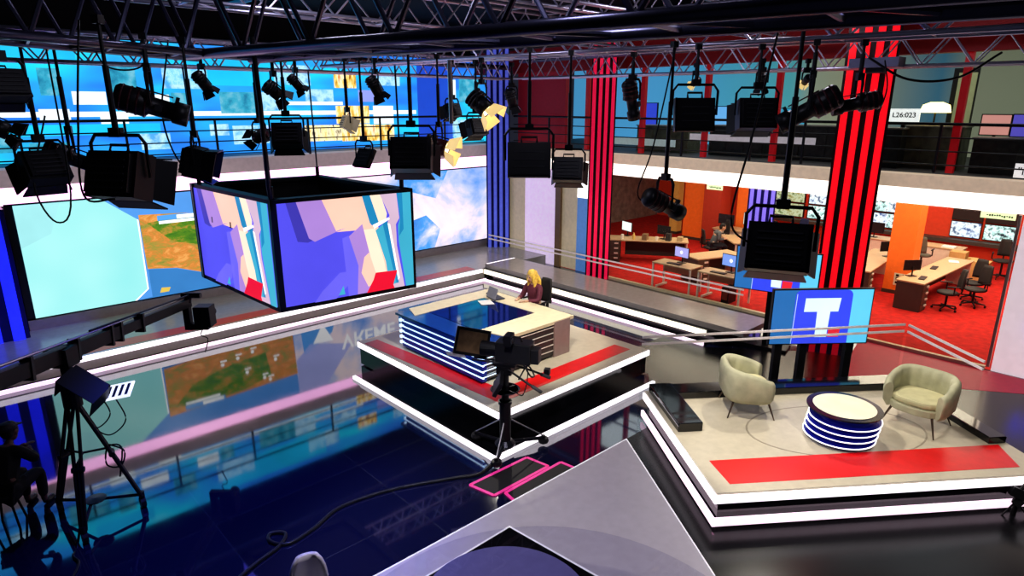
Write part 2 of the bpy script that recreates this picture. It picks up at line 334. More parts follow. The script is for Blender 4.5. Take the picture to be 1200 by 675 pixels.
# ------------------------------------------------------------------ balcony railings
def railing(name, label, x0, y0, x1, y1, posts, zb=3.72, zt=4.66):
    t = thing(name, label, 'railing', (x0, y0, zb))
    for k in range(4):
        z = zt-k*.26; MB().cyl((x0, y0, z), (x1, y1, z), .03 if k == 0 else .014, n=8).build('rail', BLACK, t)
    for p in posts:
        MB().box((x0+(x1-x0)*p, y0+(y1-y0)*p, (zb+zt)/2), (.045, .045, zt-zb)).build('post', BLACK, t)
L = 15.5
railing('balcony_railing', 'black four bar railing along the balcony before the blue screen wall', -1.0, 16.75, 14.4, 16.75, [(x+1)/15.4 for x in (.2, 1.86, 3.8, 5.76, 8.17, 10.41, 12.77)])
railing('balcony_railing', 'black four bar railing along the upper office windows at right', 14.98, 15.9, 14.98, -1.0, [(15.9-y)/16.9 for y in (14.3, 12.3, 9.5, 7.6, 6.35, 5.6, 3.7, 1.6, .2)])

# ------------------------------------------------------------------ lit columns
def column(label, x, y, rz, w, depth, z1, cols, n, lit, base, z0=0., gap=.45):
    t = thing('lit_column', label, 'column', (x, y, z0))
    R = Matrix.Translation((x, y, 0)) @ Matrix.Rotation(rz, 4, 'Z')
    b = MB(); b.add(*boxv((0, 0, (z0+z1)/2), (w, depth, z1-z0)), R); b.build('core', base, t)
    pw = w/n
    for i in range(n):
        cx = -w/2+pw*(i+.5)
        q = MB(); q.add(*boxv((cx, -depth/2-.03, (z0+z1)/2), (pw*gap*1.2, .05, z1-z0)), R); q.build('light_strip', lit, t)
    return t
def boxv(c, d):
    x, y, z = d[0]/2, d[1]/2, d[2]/2
    return [(c[0]+a*x, c[1]+b_*y, c[2]+e*z) for e in (-1, 1) for a, b_ in ((-1, -1), (1, -1), (1, 1), (-1, 1))], [(0, 3, 2, 1), (4, 5, 6, 7), (0, 1, 5, 4), (1, 2, 6, 5), (2, 3, 7, 6), (3, 0, 4, 7)]
BLUEL = mat('blue_light_strip', (.02, .03, .9), .25, emit=.9); DBLUE = mat('dark_blue_core', (.006, .006, .10), .3)
BLUEL2 = mat('soft_blue_light_strip', (.10, .13, .62), .25, emit=.55)
REDL = mat('red_light_strip', (.95, .008, .02), .25, emit=.75); REDL2 = mat('crimson_light_strip', (.70, .012, .07), .2, emit=.7); DRED = mat('column_core_black', (.012, .004, .008), .35)
column('bright blue ribbed light column at far left end of the screen wall', .55, 16.35, 0, 1.5, .4, 3.0, None, 4, BLUEL, DBLUE, .3)
column('soft blue ribbed column in the corner between both walls', 14.62, 16.3, -.70, .78, .4, 7.0, None, 4, BLUEL2, mat('navy_core', (.01, .012, .12), .3), 0.)
column('crimson ribbed column at left of the newsroom glass', 14.72, 11.95, -.90, .70, .3, 7.0, None, 4, REDL2, DRED, 0.)
column('bright red ribbed column rising in front of the newsroom screens', 14.35, 4.95, -1.22, .92, .3, 7.0, None, 4, REDL, DRED, 0.)

# ------------------------------------------------------------------ hanging LED cube
cb = thing('hanging_screen_cube', 'big four sided LED screen box hung over the studio floor', 'screen', (4.05, 8.8, 2.5))
A, Bc, Dc, Ec = V(3.13, 7.57, 0), V(5.04, 7.39, 0), V(3.01, 10.06, 0), V(4.95, 9.85, 0)
z0, z1 = 2.5, 3.9
CUBEM = [led('cube_blue', (.10, .09, .74), 1.), led('cube_violet', (.16, .14, .80), 1.), led('cube_lavender', (.40, .24, .62), 1.), led('cube_peach', (.96, .56, .44), 1.), led('cube_cream', (.98, .75, .58), 1.),
   led('cube_teal', (.02, .24, .46), 1.), led('cube_cyan', (.06, .40, .56), 1.), led('cube_mauve', (.62, .45, .58), 1.), led('cube_white', (1, .95, .9), 1.1), led('cube_red', (.75, .01, .04), 1.), led('cube_indigo', (.06, .05, .40), 1.)]  # last colour is the darker purple slab of the screen art
ART = [(0, [(0, 0), (1, 0), (1, 1), (0, 1)]), (10, [(.06, 1), (.15, 1), (.24, .62), (.19, .60), (.12, .62)]), (2, [(.13, 1), (.33, 1), (.42, .68), (.24, .60), (.20, .64)]),
  (3, [(.31, 1), (.62, 1), (.67, .70), (.56, .72), (.40, .68)]), (3, [(.40, .67), (.58, .74), (.67, .70), (.72, .70), (.80, .30), (.83, .0), (.68, .0), (.64, .30), (.60, .66)]),
  (4, [(.60, .66), (.70, .66), (.76, .3), (.79, .0), (.70, .0), (.66, .30)]), (2, [(.48, .60), (.60, .72), (.66, .30), (.69, .0), (.50, .0), (.54, .30)]), (1, [(.44, .60), (.49, .62), (.55, .30), (.53, .0), (.46, .0)]),
  (3, [(.60, .38), (.64, .42), (.70, .12), (.62, .06), (.57, .22)]), (5, [(.61, 1), (.67, 1), (.74, .70), (.69, .68), (.66, .72)]), (4, [(.67, 1), (.755, 1), (.80, .80), (.79, .74), (.73, .72)]),
  (7, [(.75, 1), (.885, 1), (.90, .74), (.87, .68), (.87, .45), (.92, .0), (.80, .0), (.76, .42), (.80, .70), (.82, .78)]), (6, [(.70, .64), (.79, .72), (.80, .66), (.84, .30), (.86, .05), (.79, .04), (.77, .30)]),
  (5, [(.76, .70), (.80, .72), (.84, .40), (.87, .05), (.85, .05), (.80, .40)]), (8, [(.80, .70), (.82, .69), (.88, .10), (.865, .08)]), (8, [(.68, .70), (.69, .66), (.82, .74), (.81, .76)]),
  (6, [(.885, 1), (1, 1), (1, 0), (.93, 0), (.885, .5), (.885, .66), (.905, .74)]), (5, [(.885, 1), (.93, 1), (.93, .62), (.89, .55), (.905, .74)]),
  (9, [(.60, .0), (.66, .13), (.68, .20), (.86, .19), (.82, .04), (.83, .0)]), (1, [(.26, .10), (.40, .26), (.48, .26), (.46, .12), (.36, .0), (.2, .0)]), (6, [(.38, .03), (.42, .12), (.43, .03)])]
for nm, a, c in (('near', A, Bc), ('left', Dc, A), ('far', Ec, Dc), ('right', Bc, Ec)):
    u = c-a; n = V(u.y, -u.x, 0).normalized()
    q = MB()
    for k, (mi, pts) in enumerate(ART):
        q.mat(mi)
        q.poly([(a+u*(.035+.945*pu)+n*(.004+.0012*k)+V(0, 0, z0+.05+(z1-z0-.09)*pv)) for pu, pv in pts])
    q.build('screen_panel', CUBEM, cb)
    f = MB()
    ang = math.atan2(u.y, u.x)
    for zz in (z0+.02, z1-.02):
        f.box(a+u*.5+V(0, 0, zz)-n*.06, (u.length, .14, .05), (0, 0, ang))
    f.box(a+V(0, 0, (z0+z1)/2)-n*.05+u*.012, (.07, .12, z1-z0), (0, 0, ang)); f.box(c+V(0, 0, (z0+z1)/2)-n*.05-u*.012, (.06, .12, z1-z0), (0, 0, ang))
    f.box(a+u*.5+V(0, 0, (z0+z1)/2)-n*.045, (u.length*.98, .06, z1-z0-.06), (0, 0, ang))
    f.build('frame', BLACK, cb)
b = MB()
for t in (.25, .5, .75): b.box((A+(Dc-A)*t+Bc+(Ec-Bc)*t)/2+V(0, 0, 3.45), (1.95, .08, .08), (0, 0, -.09))
b.poly([p+V(0, 0, 2.55) for p in (A, Bc, Ec, Dc)]); b.build('inner_frame', BLACK, cb)
for i, (p, m_) in enumerate(((V(4.3, 9.3, 3.15), 'cyan'), (V(4.55, 8.5, 3.1), 'cyan'), (V(4.5, 9.0, 3.2), 'w'), (V(4.7, 8.2, 3.3), 'w'))):
    MB().box(p, (.06, .05, .05)).build('indicator_light', mat('indicator_cyan', (.1, .7, .9), .4, emit=2.) if m_ == 'cyan' else mat('indicator_white', (.9, .9, .9), .4, emit=1.2), cb)
for (x, y) in ((3.2, 7.68), (4.95, 7.5), (3.1, 9.95), (4.85, 9.75)):
    c = MB(); c.cyl((x, y, 3.88), (x, y, 4.05), .03, n=8); c.cyl((x, y, 4.05), (x-.02, y, 5.5), .012, n=6); c.build('suspension_chain', DARK, cb)
tag(MB().tube([(2.98, 7.25, 5.7), (3.02, 7.30, 5.0), (3.10, 7.5, 4.05), (3.12, 7.52, 3.93)], .028).build('hoist_pole', BLACK), 'thick black pole reaching down to the near corner of the hanging screen box', 'pole')

# ------------------------------------------------------------------ centre platform and news desk
pt = thing('news_platform', 'low square tan platform with red L stripe carrying the news desk', 'platform', (7.7, 8.7, 0))
x0, x1, y0, y1 = 5.95, 9.78, 6.62, 10.8
MB().prism([(x0, y0), (x1, y0), (x1, y1), (x0, y1)], .44, .5).build('deck', TAN, pt)
MB().prism([(x0+.02, y0+.02), (x1-.02, y0+.02), (x1-.02, y1-.02), (x0+.02, y1-.02)], .03, .39).build('plinth', BLACKG, pt)
e = MB(); e.box(((x0+x1)/2, y0-.012, .435), (x1-x0+.05, .03, .10)); e.box((x0-.012, (y0+y1)/2, .435), (.03, y1-y0, .10)); e.box(((x0+x1)/2, y1+.012, .435), (x1-x0, .03, .10)); e.box((x1+.012, (y0+y1)/2, .435), (.03, y1-y0, .10))
e.build('edge_light', STRIP, pt)
g = MB(); g.prism([(6.16, 6.84), (6.52, 7.22), (6.27, 10.62), (5.97, 10.6)], .5, .503)
g.prism([(6.16, 6.84), (9.54, 6.86), (9.52, 7.22), (6.52, 7.22)], .5, .503); g.build('red_stripe', RED, pt)
MB().prism([(5.56, 6.27), (9.35, 6.27), (9.35, 10.3), (5.5, 10.3)], .002, .03).build('lower_step', BLACKG, pt)
e = MB(); e.box((7.5, 6.245, .03), (3.98, .06, .06)); e.box((5.52, 8.25, .03), (.06, 4.05, .06)); e.build('step_light', STRIP, pt)

dk = thing('news_desk', 'square news desk with dark blue glass top, cream border and blue slatted front', 'desk', (7.55, 8.8, .5))
dx0, dx1, dy0, dy1, zt = 6.38, 8.7, 7.58, 10.05, 1.2
b = MB(); b.box(((6.45+8.62)/2, 8.8, .84), (8.62-6.5, 2.25, .66)); b.build('body', mat('desk_navy_core', (.008, .01, .05), .3), dk)
SLAT = mat('blue_slat', (.006, .03, .26), .18, emit=.22); SLINE = mat('slat_light_line', (.55, .75, 1), .4, emit=1.2)
for k in range(6):
    z = .53+k*.11
    MB().box((6.47, 8.75, z+.035), (.10, 2.36, .075)).build('slat', SLAT, dk)
    q = MB(); q.box((6.41, 8.72, z+.082), (.03, 2.40, .010)); q.box((6.47, 9.97, z+.07), (.14, .05, .05)); q.box((6.75, 7.56, z+.082), (.70, .02, .010)); q.build('light_line', SLINE, dk)
MB().box((8.38, 7.62, .84), (.42, .1, .68)).build('end_post', mat('mauve_laminate', (.34, .25, .24), .4), dk)
for k in range(5):
    z = .58+k*.115
    q = MB(); q.box((7.35, 7.63, z), (1.75, .06, .085)); q.mat(1).box((7.35, 7.595, z+.052), (1.75, .012, .014)); q.build('front_slat', [mat('brown_slat', (.06, .05, .05), .3), mat('slat_edge', (.8, .75, .7), .3)], dk)
tp = MB(); gi = [(6.86, 8.17), (8.28, 8.19), (8.22, 9.62), (6.86, 9.62)]
tp.prism([(dx0+.3, dy1), (dx1, dy1), gi[2], (gi[3][0]-.35, gi[3][1])][::-1], zt-.06, zt); tp.prism([(dx1, dy1), (dx1, dy0), gi[1], gi[2]][::-1], zt-.06, zt); tp.prism([(dx1, dy0), (7.0, dy0), (6.86, 8.17), gi[1]][::-1], zt-.06, zt)
tp.build('border_top', CREAM, dk)
MB().prism([(6.84, 8.15), (8.3, 8.17), (8.24, 9.64), (6.84, 9.64)], zt-.05, zt-.008).build('glass_top', mat('desk_blue_glass', (.004, .012, .10), .05, ior=2.0), dk)
MB().prism([(dx0-.02, dy0), (7.0, dy0), (6.83, 8.15), (6.83, 9.64), (6.55, 9.64), (dx0+.28, dy1), (dx0-.02, dy1)], zt-.055, zt-.012).build('front_glass_ledge', mat('ledge_blue_glass', (.01, .05, .22), .08, emit=.06, ior=1.9), dk)
tag(MB().prism([(7.85, 9.25), (8.08, 9.12), (8.2, 9.4), (7.97, 9.52)], zt, zt+.004).build('paper_sheet', WHITE), 'white paper sheet lying on the dark glass of the news desk', 'paper')
lp = thing('laptop', 'open dark laptop on the cream border in front of the blonde presenter', 'laptop', (8.35, 9.45, zt+.01))
Rl = frame_M((8.37, 9.42, zt+.008), (.2, 1, 0), (-1, .2, 0))
q = MB(); q.add(*boxv((0, 0, .008), (.34, .24, .016)), Rl); q.build('keyboard_base', mat('laptop_dark', (.04, .04, .06), .4), lp)
Rl2 = Rl @ Matrix.Translation((0, .12, .01)) @ Matrix.Rotation(1.95, 4, 'X')
q = MB(); q.add(*boxv((0, -.115 if False else .115, 0), (.34, .22, .01)), Rl2); q.build('lid', mat('laptop_lid', (.3, .3, .34), .3), lp)
tag(MB().box((8.5, 9.72, zt+.012), (.10, .16, .02), (0, 0, .3)).build('desk_phone', BLACK), 'small black handset lying behind the laptop on the news desk', 'phone')

# ------------------------------------------------------------------ guest platform (right)
u = V(.796, -.605, 0); v = V(.605, .796, 0); C0 = V(6.44, 3.25, 0)
def G(a, b_, z=0.): p = C0+u*a+v*b_; return (p.x, p.y, z)
gp = thing('guest_platform', 'angled tan guest platform with lit edges and one red stripe', 'platform', G(2.3, 1.5))
W_, D_ = 4.5, 2.9
def Gp(pts): return [G(*p)[:2] for p in pts]
MB().prism(Gp([(0, 0), (W_, 0), (W_, D_), (0, D_)]), .44, .5).build('deck', TAN, gp)
MB().prism(Gp([(.05, .05), (W_-.05, .05), (W_-.05, D_-.05), (.05, D_-.05)]), .0, .40).build('plinth', BLACKG, gp)
def gbox(mb, a0, a1, b0, b1, z0_, z1_): mb.prism(Gp([(a0, b0), (a1, b0), (a1, b1), (a0, b1)]), z0_, z1_)
e = MB(); gbox(e, -.02, W_, -.03, .0, .37, .475); gbox(e, -.03, .0, -.03, D_, .37, .475); gbox(e, W_, W_+.03, 0, D_, .40, .475); e.build('edge_light', STRIP, gp)
e = MB(); gbox(e, -.02, W_, -.04, .0, .06, .16); gbox(e, -.04, .0, -.04, D_, .06, .16); e.build('step_light', STRIPP, gp)
e = MB(); e.prism(Gp([(.20, .72), (.24, .17), (4.15, .17), (4.34, .72)]), .5, .503); e.build('red_stripe', RED, gp)
e = MB(); n = 40
for i in range(n):
    t0, t1 = 2*PI*i/n, 2*PI*(i+1)/n; c = (2.35, 1.35)
    e.prism(Gp([(c[0]+r*math.cos(t), c[1]+.58*r*math.sin(t)) for r, t in ((1.28, t0), (1.31, t0), (1.31, t1), (1.28, t1))]), .5, .5025)
e.build('inlay_ring', mat('inlay_line', (.30, .26, .20), .3), gp)
lg = thing('black_ledge', 'low black L shaped ledge along back and left edges of the guest platform', 'ledge', G(.3, 2.5, .5))
q = MB(); gbox(q, .06, .42, 1.5, D_-.02, .5, .64); q.build('left_arm', BLACKG, lg, bevel=.01)
q = MB(); gbox(q, .42, W_-.1, D_-.36, D_-.02, .5, .62); q.build('back_arm', BLACKG, lg, bevel=.01)
q = MB(); gbox(q, W_-.28, W_-.02, .75, D_-.36, .5, .60); q.build('right_arm', BLACKG, lg, bevel=.01)

# glass balustrades
BGL = glass('balustrade_glass', (.93, .95, .95), 0., .05); FROST = mat('frosted_stripe', (.75, .66, .66), .5, emit=.12)
def balustrade(label, p, q, z0_, h, n, stripes):
    p = V(*p); q = V(*q); t = thing('glass_balustrade', label, 'balustrade', (p.x, p.y, z0_)); d = q-p; ang = math.atan2(d.y, d.x)
    for i in range(n):
        c = p+d*((i+.5)/n)
        MB().box((c.x, c.y, z0_+h/2), (d.length/n-.02, .015, h), (0, 0, ang)).build('glass_pane', BGL, t)
    c = p+d*.5
    for z in stripes: MB().box((c.x, c.y, z0_+z), (d.length-.02, .024, .035), (0, 0, ang)).build('frosted_stripe', FROST, t)
    return t
balustrade('glass balustrade with two white lines behind the guest platform', (8.20, 5.68, 0), (12.04, 2.98, 0), .0, 1.42, 3, (1.40, 1.28))
balustrade('glass balustrade with two white lines down the right end of the guest platform', (12.05, 2.94, 0), (11.02, 1.64, 0), .0, 1.42, 1, (1.40, 1.28))
balustrade('long glass balustrade with two white lines on the grey walkway', (13.40, 15.4, 0), (13.40, 6.6, 0), .42, .62, 5, (.56, .44))

# armchairs
VELV = mat('sage_velvet', (.43, .42, .29), .75, var=.16, scale=5); VELVD = mat('sage_velvet_seat', (.52, .49, .30), .8, var=.08)
LEG = mat('dark_brass_leg', (.10, .07, .05), .35, .6)
def armchair():
    t = thing('tub_armchair', 'sage', 'armchair')
    # local: faces +Y (open front), wide 0.84, height 0.74
    nA, rows = 49, 9; vs = []; a0, a1 = math.radians(-130), math.radians(130)
    def plan(th, r):      # th from back(-Y); superellipse plan
        x = math.sin(th); y = -math.cos(th); k = (abs(x)**3+abs(y)**3)**(-1/3.)
        return x*k*r*1.0, y*k*r*.92
    prof = []
    for i in range(nA):
        f = i/(nA-1); th = a0+(a1-a0)*f; s_ = abs(f-.5)*2
        top = .76-.16*(max(0, s_-.25)/.75)**1.6
        ch = .018*abs(math.sin(f*PI*12)) if .18 < f < .82 else .006
        ro, ri = .43, .33
        lo = .25
        col = [(ro-.05, lo), (ro-.005, lo+.08), (ro+.01, top-.12), (ro, top-.04), (ro-.035, top), (ri+.035, top), (ri+.005-ch, top-.04), (ri-ch, top-.14), (ri-ch, .38), (ri+.02, lo)]
        prof.append([(*plan(th, r), z) for r, z in col])
    m = len(prof[0]); b = MB()
    fs = [(i*m+j, (i+1)*m+j, (i+1)*m+j+1, i*m+j+1) for i in range(nA-1) for j in range(m-1)]
    fs += [(i*m+m-1, (i+1)*m+m-1, (i+1)*m, i*m) for i in range(nA-1)]
    fs += [tuple(range(m)), tuple(range((nA-1)*m+m-1, (nA-1)*m-1, -1))]
    b.add([p for c in prof for p in c], fs)
    o = b.build('backrest', VELV, t, smooth=True, world=False)
    def cush(r, z0_, z1_, e_): 
        pts = []
        for k in range(28):
            th = 2*PI*k/28; x, y = plan(th, r); pts.append((x, min(y*1.0+.0, .36)))
        q = MB(); q.prism(pts, z0_, z1_); return q
    cush(.345, .25, .36, 0).build('seat_base', VELV, t, bevel=.02, world=False)
    q = cush(.325, .36, .46, 0); q.build('seat_cushion', VELVD, t, bevel=.035, world=False)
    for sx in (-1, 1):
        for sy in (-1, 1):
            q = MB(); q.cyl((sx*.26, sy*.24, .26), (sx*.35, sy*.33, 0), .018, .009, n=8); q.build('leg', LEG, t, world=False)
    return t
a1 = armchair(); a1['label'] = 'sage velvet tub armchair near the left ledge, turned away to the right'
a1.location = (8.80, 4.12, .5); a1.rotation_euler = (0, 0, math.radians(-140)); a1.scale = (1.02, 1.02, 1.02)
a2 = copy_tree(a1); a2['label'] = 'sage velvet tub armchair behind the layered table at right end, facing left'
a2.location = (10.18, 2.18, .5); a2.rotation_euler = (0, 0, math.radians(86)); a2.scale = (1.02, 1.02, 1.02)
for a in (a1, a2): a['group'] = 'sage armchairs on the guest platform'

# layered coffee table
ct = thing('layered_coffee_table', 'round coffee table of stacked blue discs with white lit rims and cream top', 'table', (8.97, 2.75, .5))
NAVY = mat('navy_lacquer', (.012, .014, .24), .2, emit=.15); RIM = mat('white_rim_light', (1, .97, 1), .4, emit=1.0)
MB().lathe([(.30, 0), (.34, .0), (.34, .02), (.30, .05)], (8.97, 2.72, .5)).build('base', mat('navy_base', (.01, .012, .06), .25), ct)
for k in range(4):
    z = .56+k*.088; c = (8.97-.012*(3-k), 2.76+.011*(3-k), z)
    o = MB().lathe([(.0, 0), (.45, 0), (.465, .006), (.465, .012), (.36, .014), (.34, .09), (0, .09)], c, 48); o.build('disc', NAVY, ct, smooth=False)
    rg = MB().lathe([(.456, .002), (.470, .002), (.470, .013), (.456, .013), (.456, .002)], c, 48); rg.build('lit_rim', RIM, ct)
MB().lathe([(.0, 0), (.47, 0), (.485, .012), (.485, .03), (0, .03)], (8.99, 2.79, .93), 48).build('top_ring', mat('black_top', (.012, .012, .03), .15), ct)
MB().lathe([(.0, 0), (.40, 0), (.405, .006), (.0, .008)], (8.99, 2.79, .96), 48).build('cream_top', mat('cream_marble', (.86, .80, .60), .3, var=.08, scale=3), ct)

# T logo monitors
def logo_monitor(name, label, bl, br, z0_, z1_, stand, zfloor):
    bl = V(*bl, 0); br = V(*br, 0); t = thing(name, label, 'monitor', ((bl.x+br.x)/2, (bl.y+br.y)/2, zfloor))
    d = br-bl; w = d.length; h = z1_-z0_; M_ = frame_M(V(bl.x, bl.y, z0_), d, (0, 0, 1)); ang = math.atan2(d.y, d.x)
    q = MB(); q.add(*boxv((w/2, h/2, -.035), (w+.04, h+.04, .06)), M_); q.build('housing', BLACK, t)
    q = MB()
    def S(i, pts, o): q.mat(i).add([(x*w, y*h, .001+o*.0015) for x, y in pts], [tuple(range(len(pts)))], M_)
    S(0, [(0, 0), (.30, 0), (.30, 1), (0, 1)], 0); S(1, [(.30, 0), (1, 0), (1, 1), (.30, 1)], 0)
    def rr(x0_, x1_, y0_, y1_, r, n=6):
        ry = r*w/h; out = []
        for cx, cy, s_ in ((x1_-r, y1_-ry, 0), (x0_+r, y1_-ry, 1), (x0_+r, y0_+ry, 2), (x1_-r, y0_+ry, 3)):
            for k in range(n+1):
                t_ = PI/2*(s_+k/n); out.append((cx+r*math.cos(t_), cy+ry*math.sin(t_)))
        return out
    S(2, rr(.215, .795, -.0, 1.0, .06), 1); S(3, [(.215, 0), (.222, 0), (.235, .93), (.228, .93)], 2)
    S(2, [(.215, 0), (.30, 0), (.30, .2), (.215, .2)], 1); S(2, [(.73, 0), (.795, 0), (.795, .2), (.73, .2)], 1)
    S(4, [(.315, .60), (.665, .60), (.68, .85), (.32, .85)], 3); S(4, [(.455, .12), (.575, .12), (.585, .62), (.45, .62)], 3); S(5, [(.585, .12), (.70, .12), (.71, .30), (.59, .30)], 3)
    q.build('display', [led('logo_deepblue', (.03, .16, .42)), led('logo_cyan', (.14, .58, .85)), led('logo_blue', (.05, .08, .80)), led('logo_line', (.5, .65, 1)), led('logo_white', (.72, .95, .95)), led('logo_red', (.75, .03, .05))], t)
    s_ = MB()
    for a in stand:
        p = bl+d*a; s_ = MB(); s_.box((p.x+.08, p.y+.09, (zfloor+z0_)/2+.15), (.13, .10, z0_-zfloor+.3), (0, 0, ang)); s_.build('stand_leg', BLACK, t)
    c = bl+d*.45; MB().box((c.x+.1, c.y+.12, zfloor+.03), (w*.7, .5, .06), (0, 0, ang)).build('stand_base', BLACK, t)
    return t
logo_monitor('logo_monitor', 'large screen with a white letter T on blue behind the guest platform', (10.46, 4.60), (11.79, 3.48), 1.0, 1.97, (.12, .38, .86), 0.)
logo_monitor('logo_monitor', 'screen with letter T and red square standing by the red column, behind the first one', (12.62, 6.45), (13.0, 4.87), 1.25, 2.14, (.5,), 0.)

# "TA" neon on the white end wall (seen mirrored in the floor)
ns = thing('neon_sign', 'blue neon letters glowing low on the white end wall at right', 'sign', (14.82, 1.5, .7))
text_mesh('TA', .40, 'letter', mat('blue_neon', (.05, .05, 1), .3, emit=4.), ns, frame_M((14.84, 1.42, .93), (0, -1, 0), (0, 0, 1)), .02)

# ------------------------------------------------------------------ overhead trusses
def truss(label, p, q, w, h, seg, m=ALU, r=.028, rl=.014):
    p = Vector(p); q = Vector(q); t = thing('lighting_truss', label, 'truss', p); d = (q-p); L_ = d.length; d.normalize()
    s_ = V(d.y, -d.x, 0).normalized()*w/2; up = V(0, 0, h)
    for a, z in ((1, 0), (-1, 0), (1, 1), (-1, 1)):
        o = s_*a+up*z; MB().cyl(p+o, q+o, r, n=8).build('chord', m, t, smooth=True)
    for a in (1, -1):
        for i in range(seg):
            x0_ = p+d*(L_*i/seg)+s_*a; x1_ = p+d*(L_*(i+1)/seg)+s_*a
            q_ = MB()
            q_.cyl(x0_+(up if i % 2 else V(0, 0, 0)), x1_+(V(0, 0, 0) if i % 2 else up), rl, n=6); q_.build('brace', m, t)
    for z in (0, 1):
        for i in range(seg//2):
            x0_ = p+d*(L_*2*i/seg)+up*z; x1_ = p+d*(L_*(2*i+1)/seg)+up*z
            q_ = MB(); q_.cyl(x0_+s_, x1_-s_, rl, n=6); q_.cyl(x0_-s_, x0_+s_, rl, n=6); q_.build('cross_brace', m, t)
    return t
truss('long bright truss crossing over the back of the studio along the video wall', (-1.5, 12.9, 5.66), (12.0, 13.0, 5.66), .4, .46, 40)
truss('bright truss over the right side running along the newsroom glass', (12.0, 12.6, 5.66), (13.6, 0, 5.66), .4, .5, 34)
truss('heavy near truss with thick dark tubes passing top right', (2.75, 7.6, 5.5), (4.15, .6, 5.5), .75, .8, 14, ALUD, .05, .022)
truss('dark truss reaching in from the top left corner', (-1.2, 5.75, 5.52), (2.75, 7.65, 5.5), .6, .75, 12, ALUD, .038, .02)
truss('middle truss over the news desk running front to back', (6.3, 11.8, 5.7), (7.4, 1.2, 5.65), .4, .42, 26)
truss('high truss crossing near the ceiling over the hanging screen box', (-1, 9.2, 6.25), (13, 9.6, 6.25), .5, .5, 28)
truss('high truss crossing near the ceiling above the news platform', (1.0, 6.2, 6.3), (14, 6.4, 6.3), .5, .5, 26)
for i, (a, b_) in enumerate((((-2, 15.2, 6.1), (14, 15.2, 6.1)), ((-2, 4.6, 6.7), (14, 4.4, 6.7)), ((14.4, 15, 6.3), (14.4, -1, 6.3)), ((5.2, 14, 6.9), (5.6, 1, 6.9)))):
    tag(MB().cyl(a, b_, .07, n=10).build('ceiling_pipe', ALUD), ('thick pipe under the ceiling along the back wall', 'thick pipe under the ceiling across the front of the studio', 'thick pipe under the ceiling above the upper office windows', 'thick pipe under the ceiling running front to back')[i], 'pipe')
wb = thing('winch_box', 'small grey winch box clamped on the truss beside the bright red column', 'box', (12.9, 4.4, 5.6))
MB().box((12.75, 4.3, 5.72), (.35, .8, .16)).build('casing', mat('grey_blue_box', (.13, .14, .24), .4), wb); MB().box((12.75, 4.3, 5.60), (.12, .3, .1)).build('hook_block', BLACK, wb)

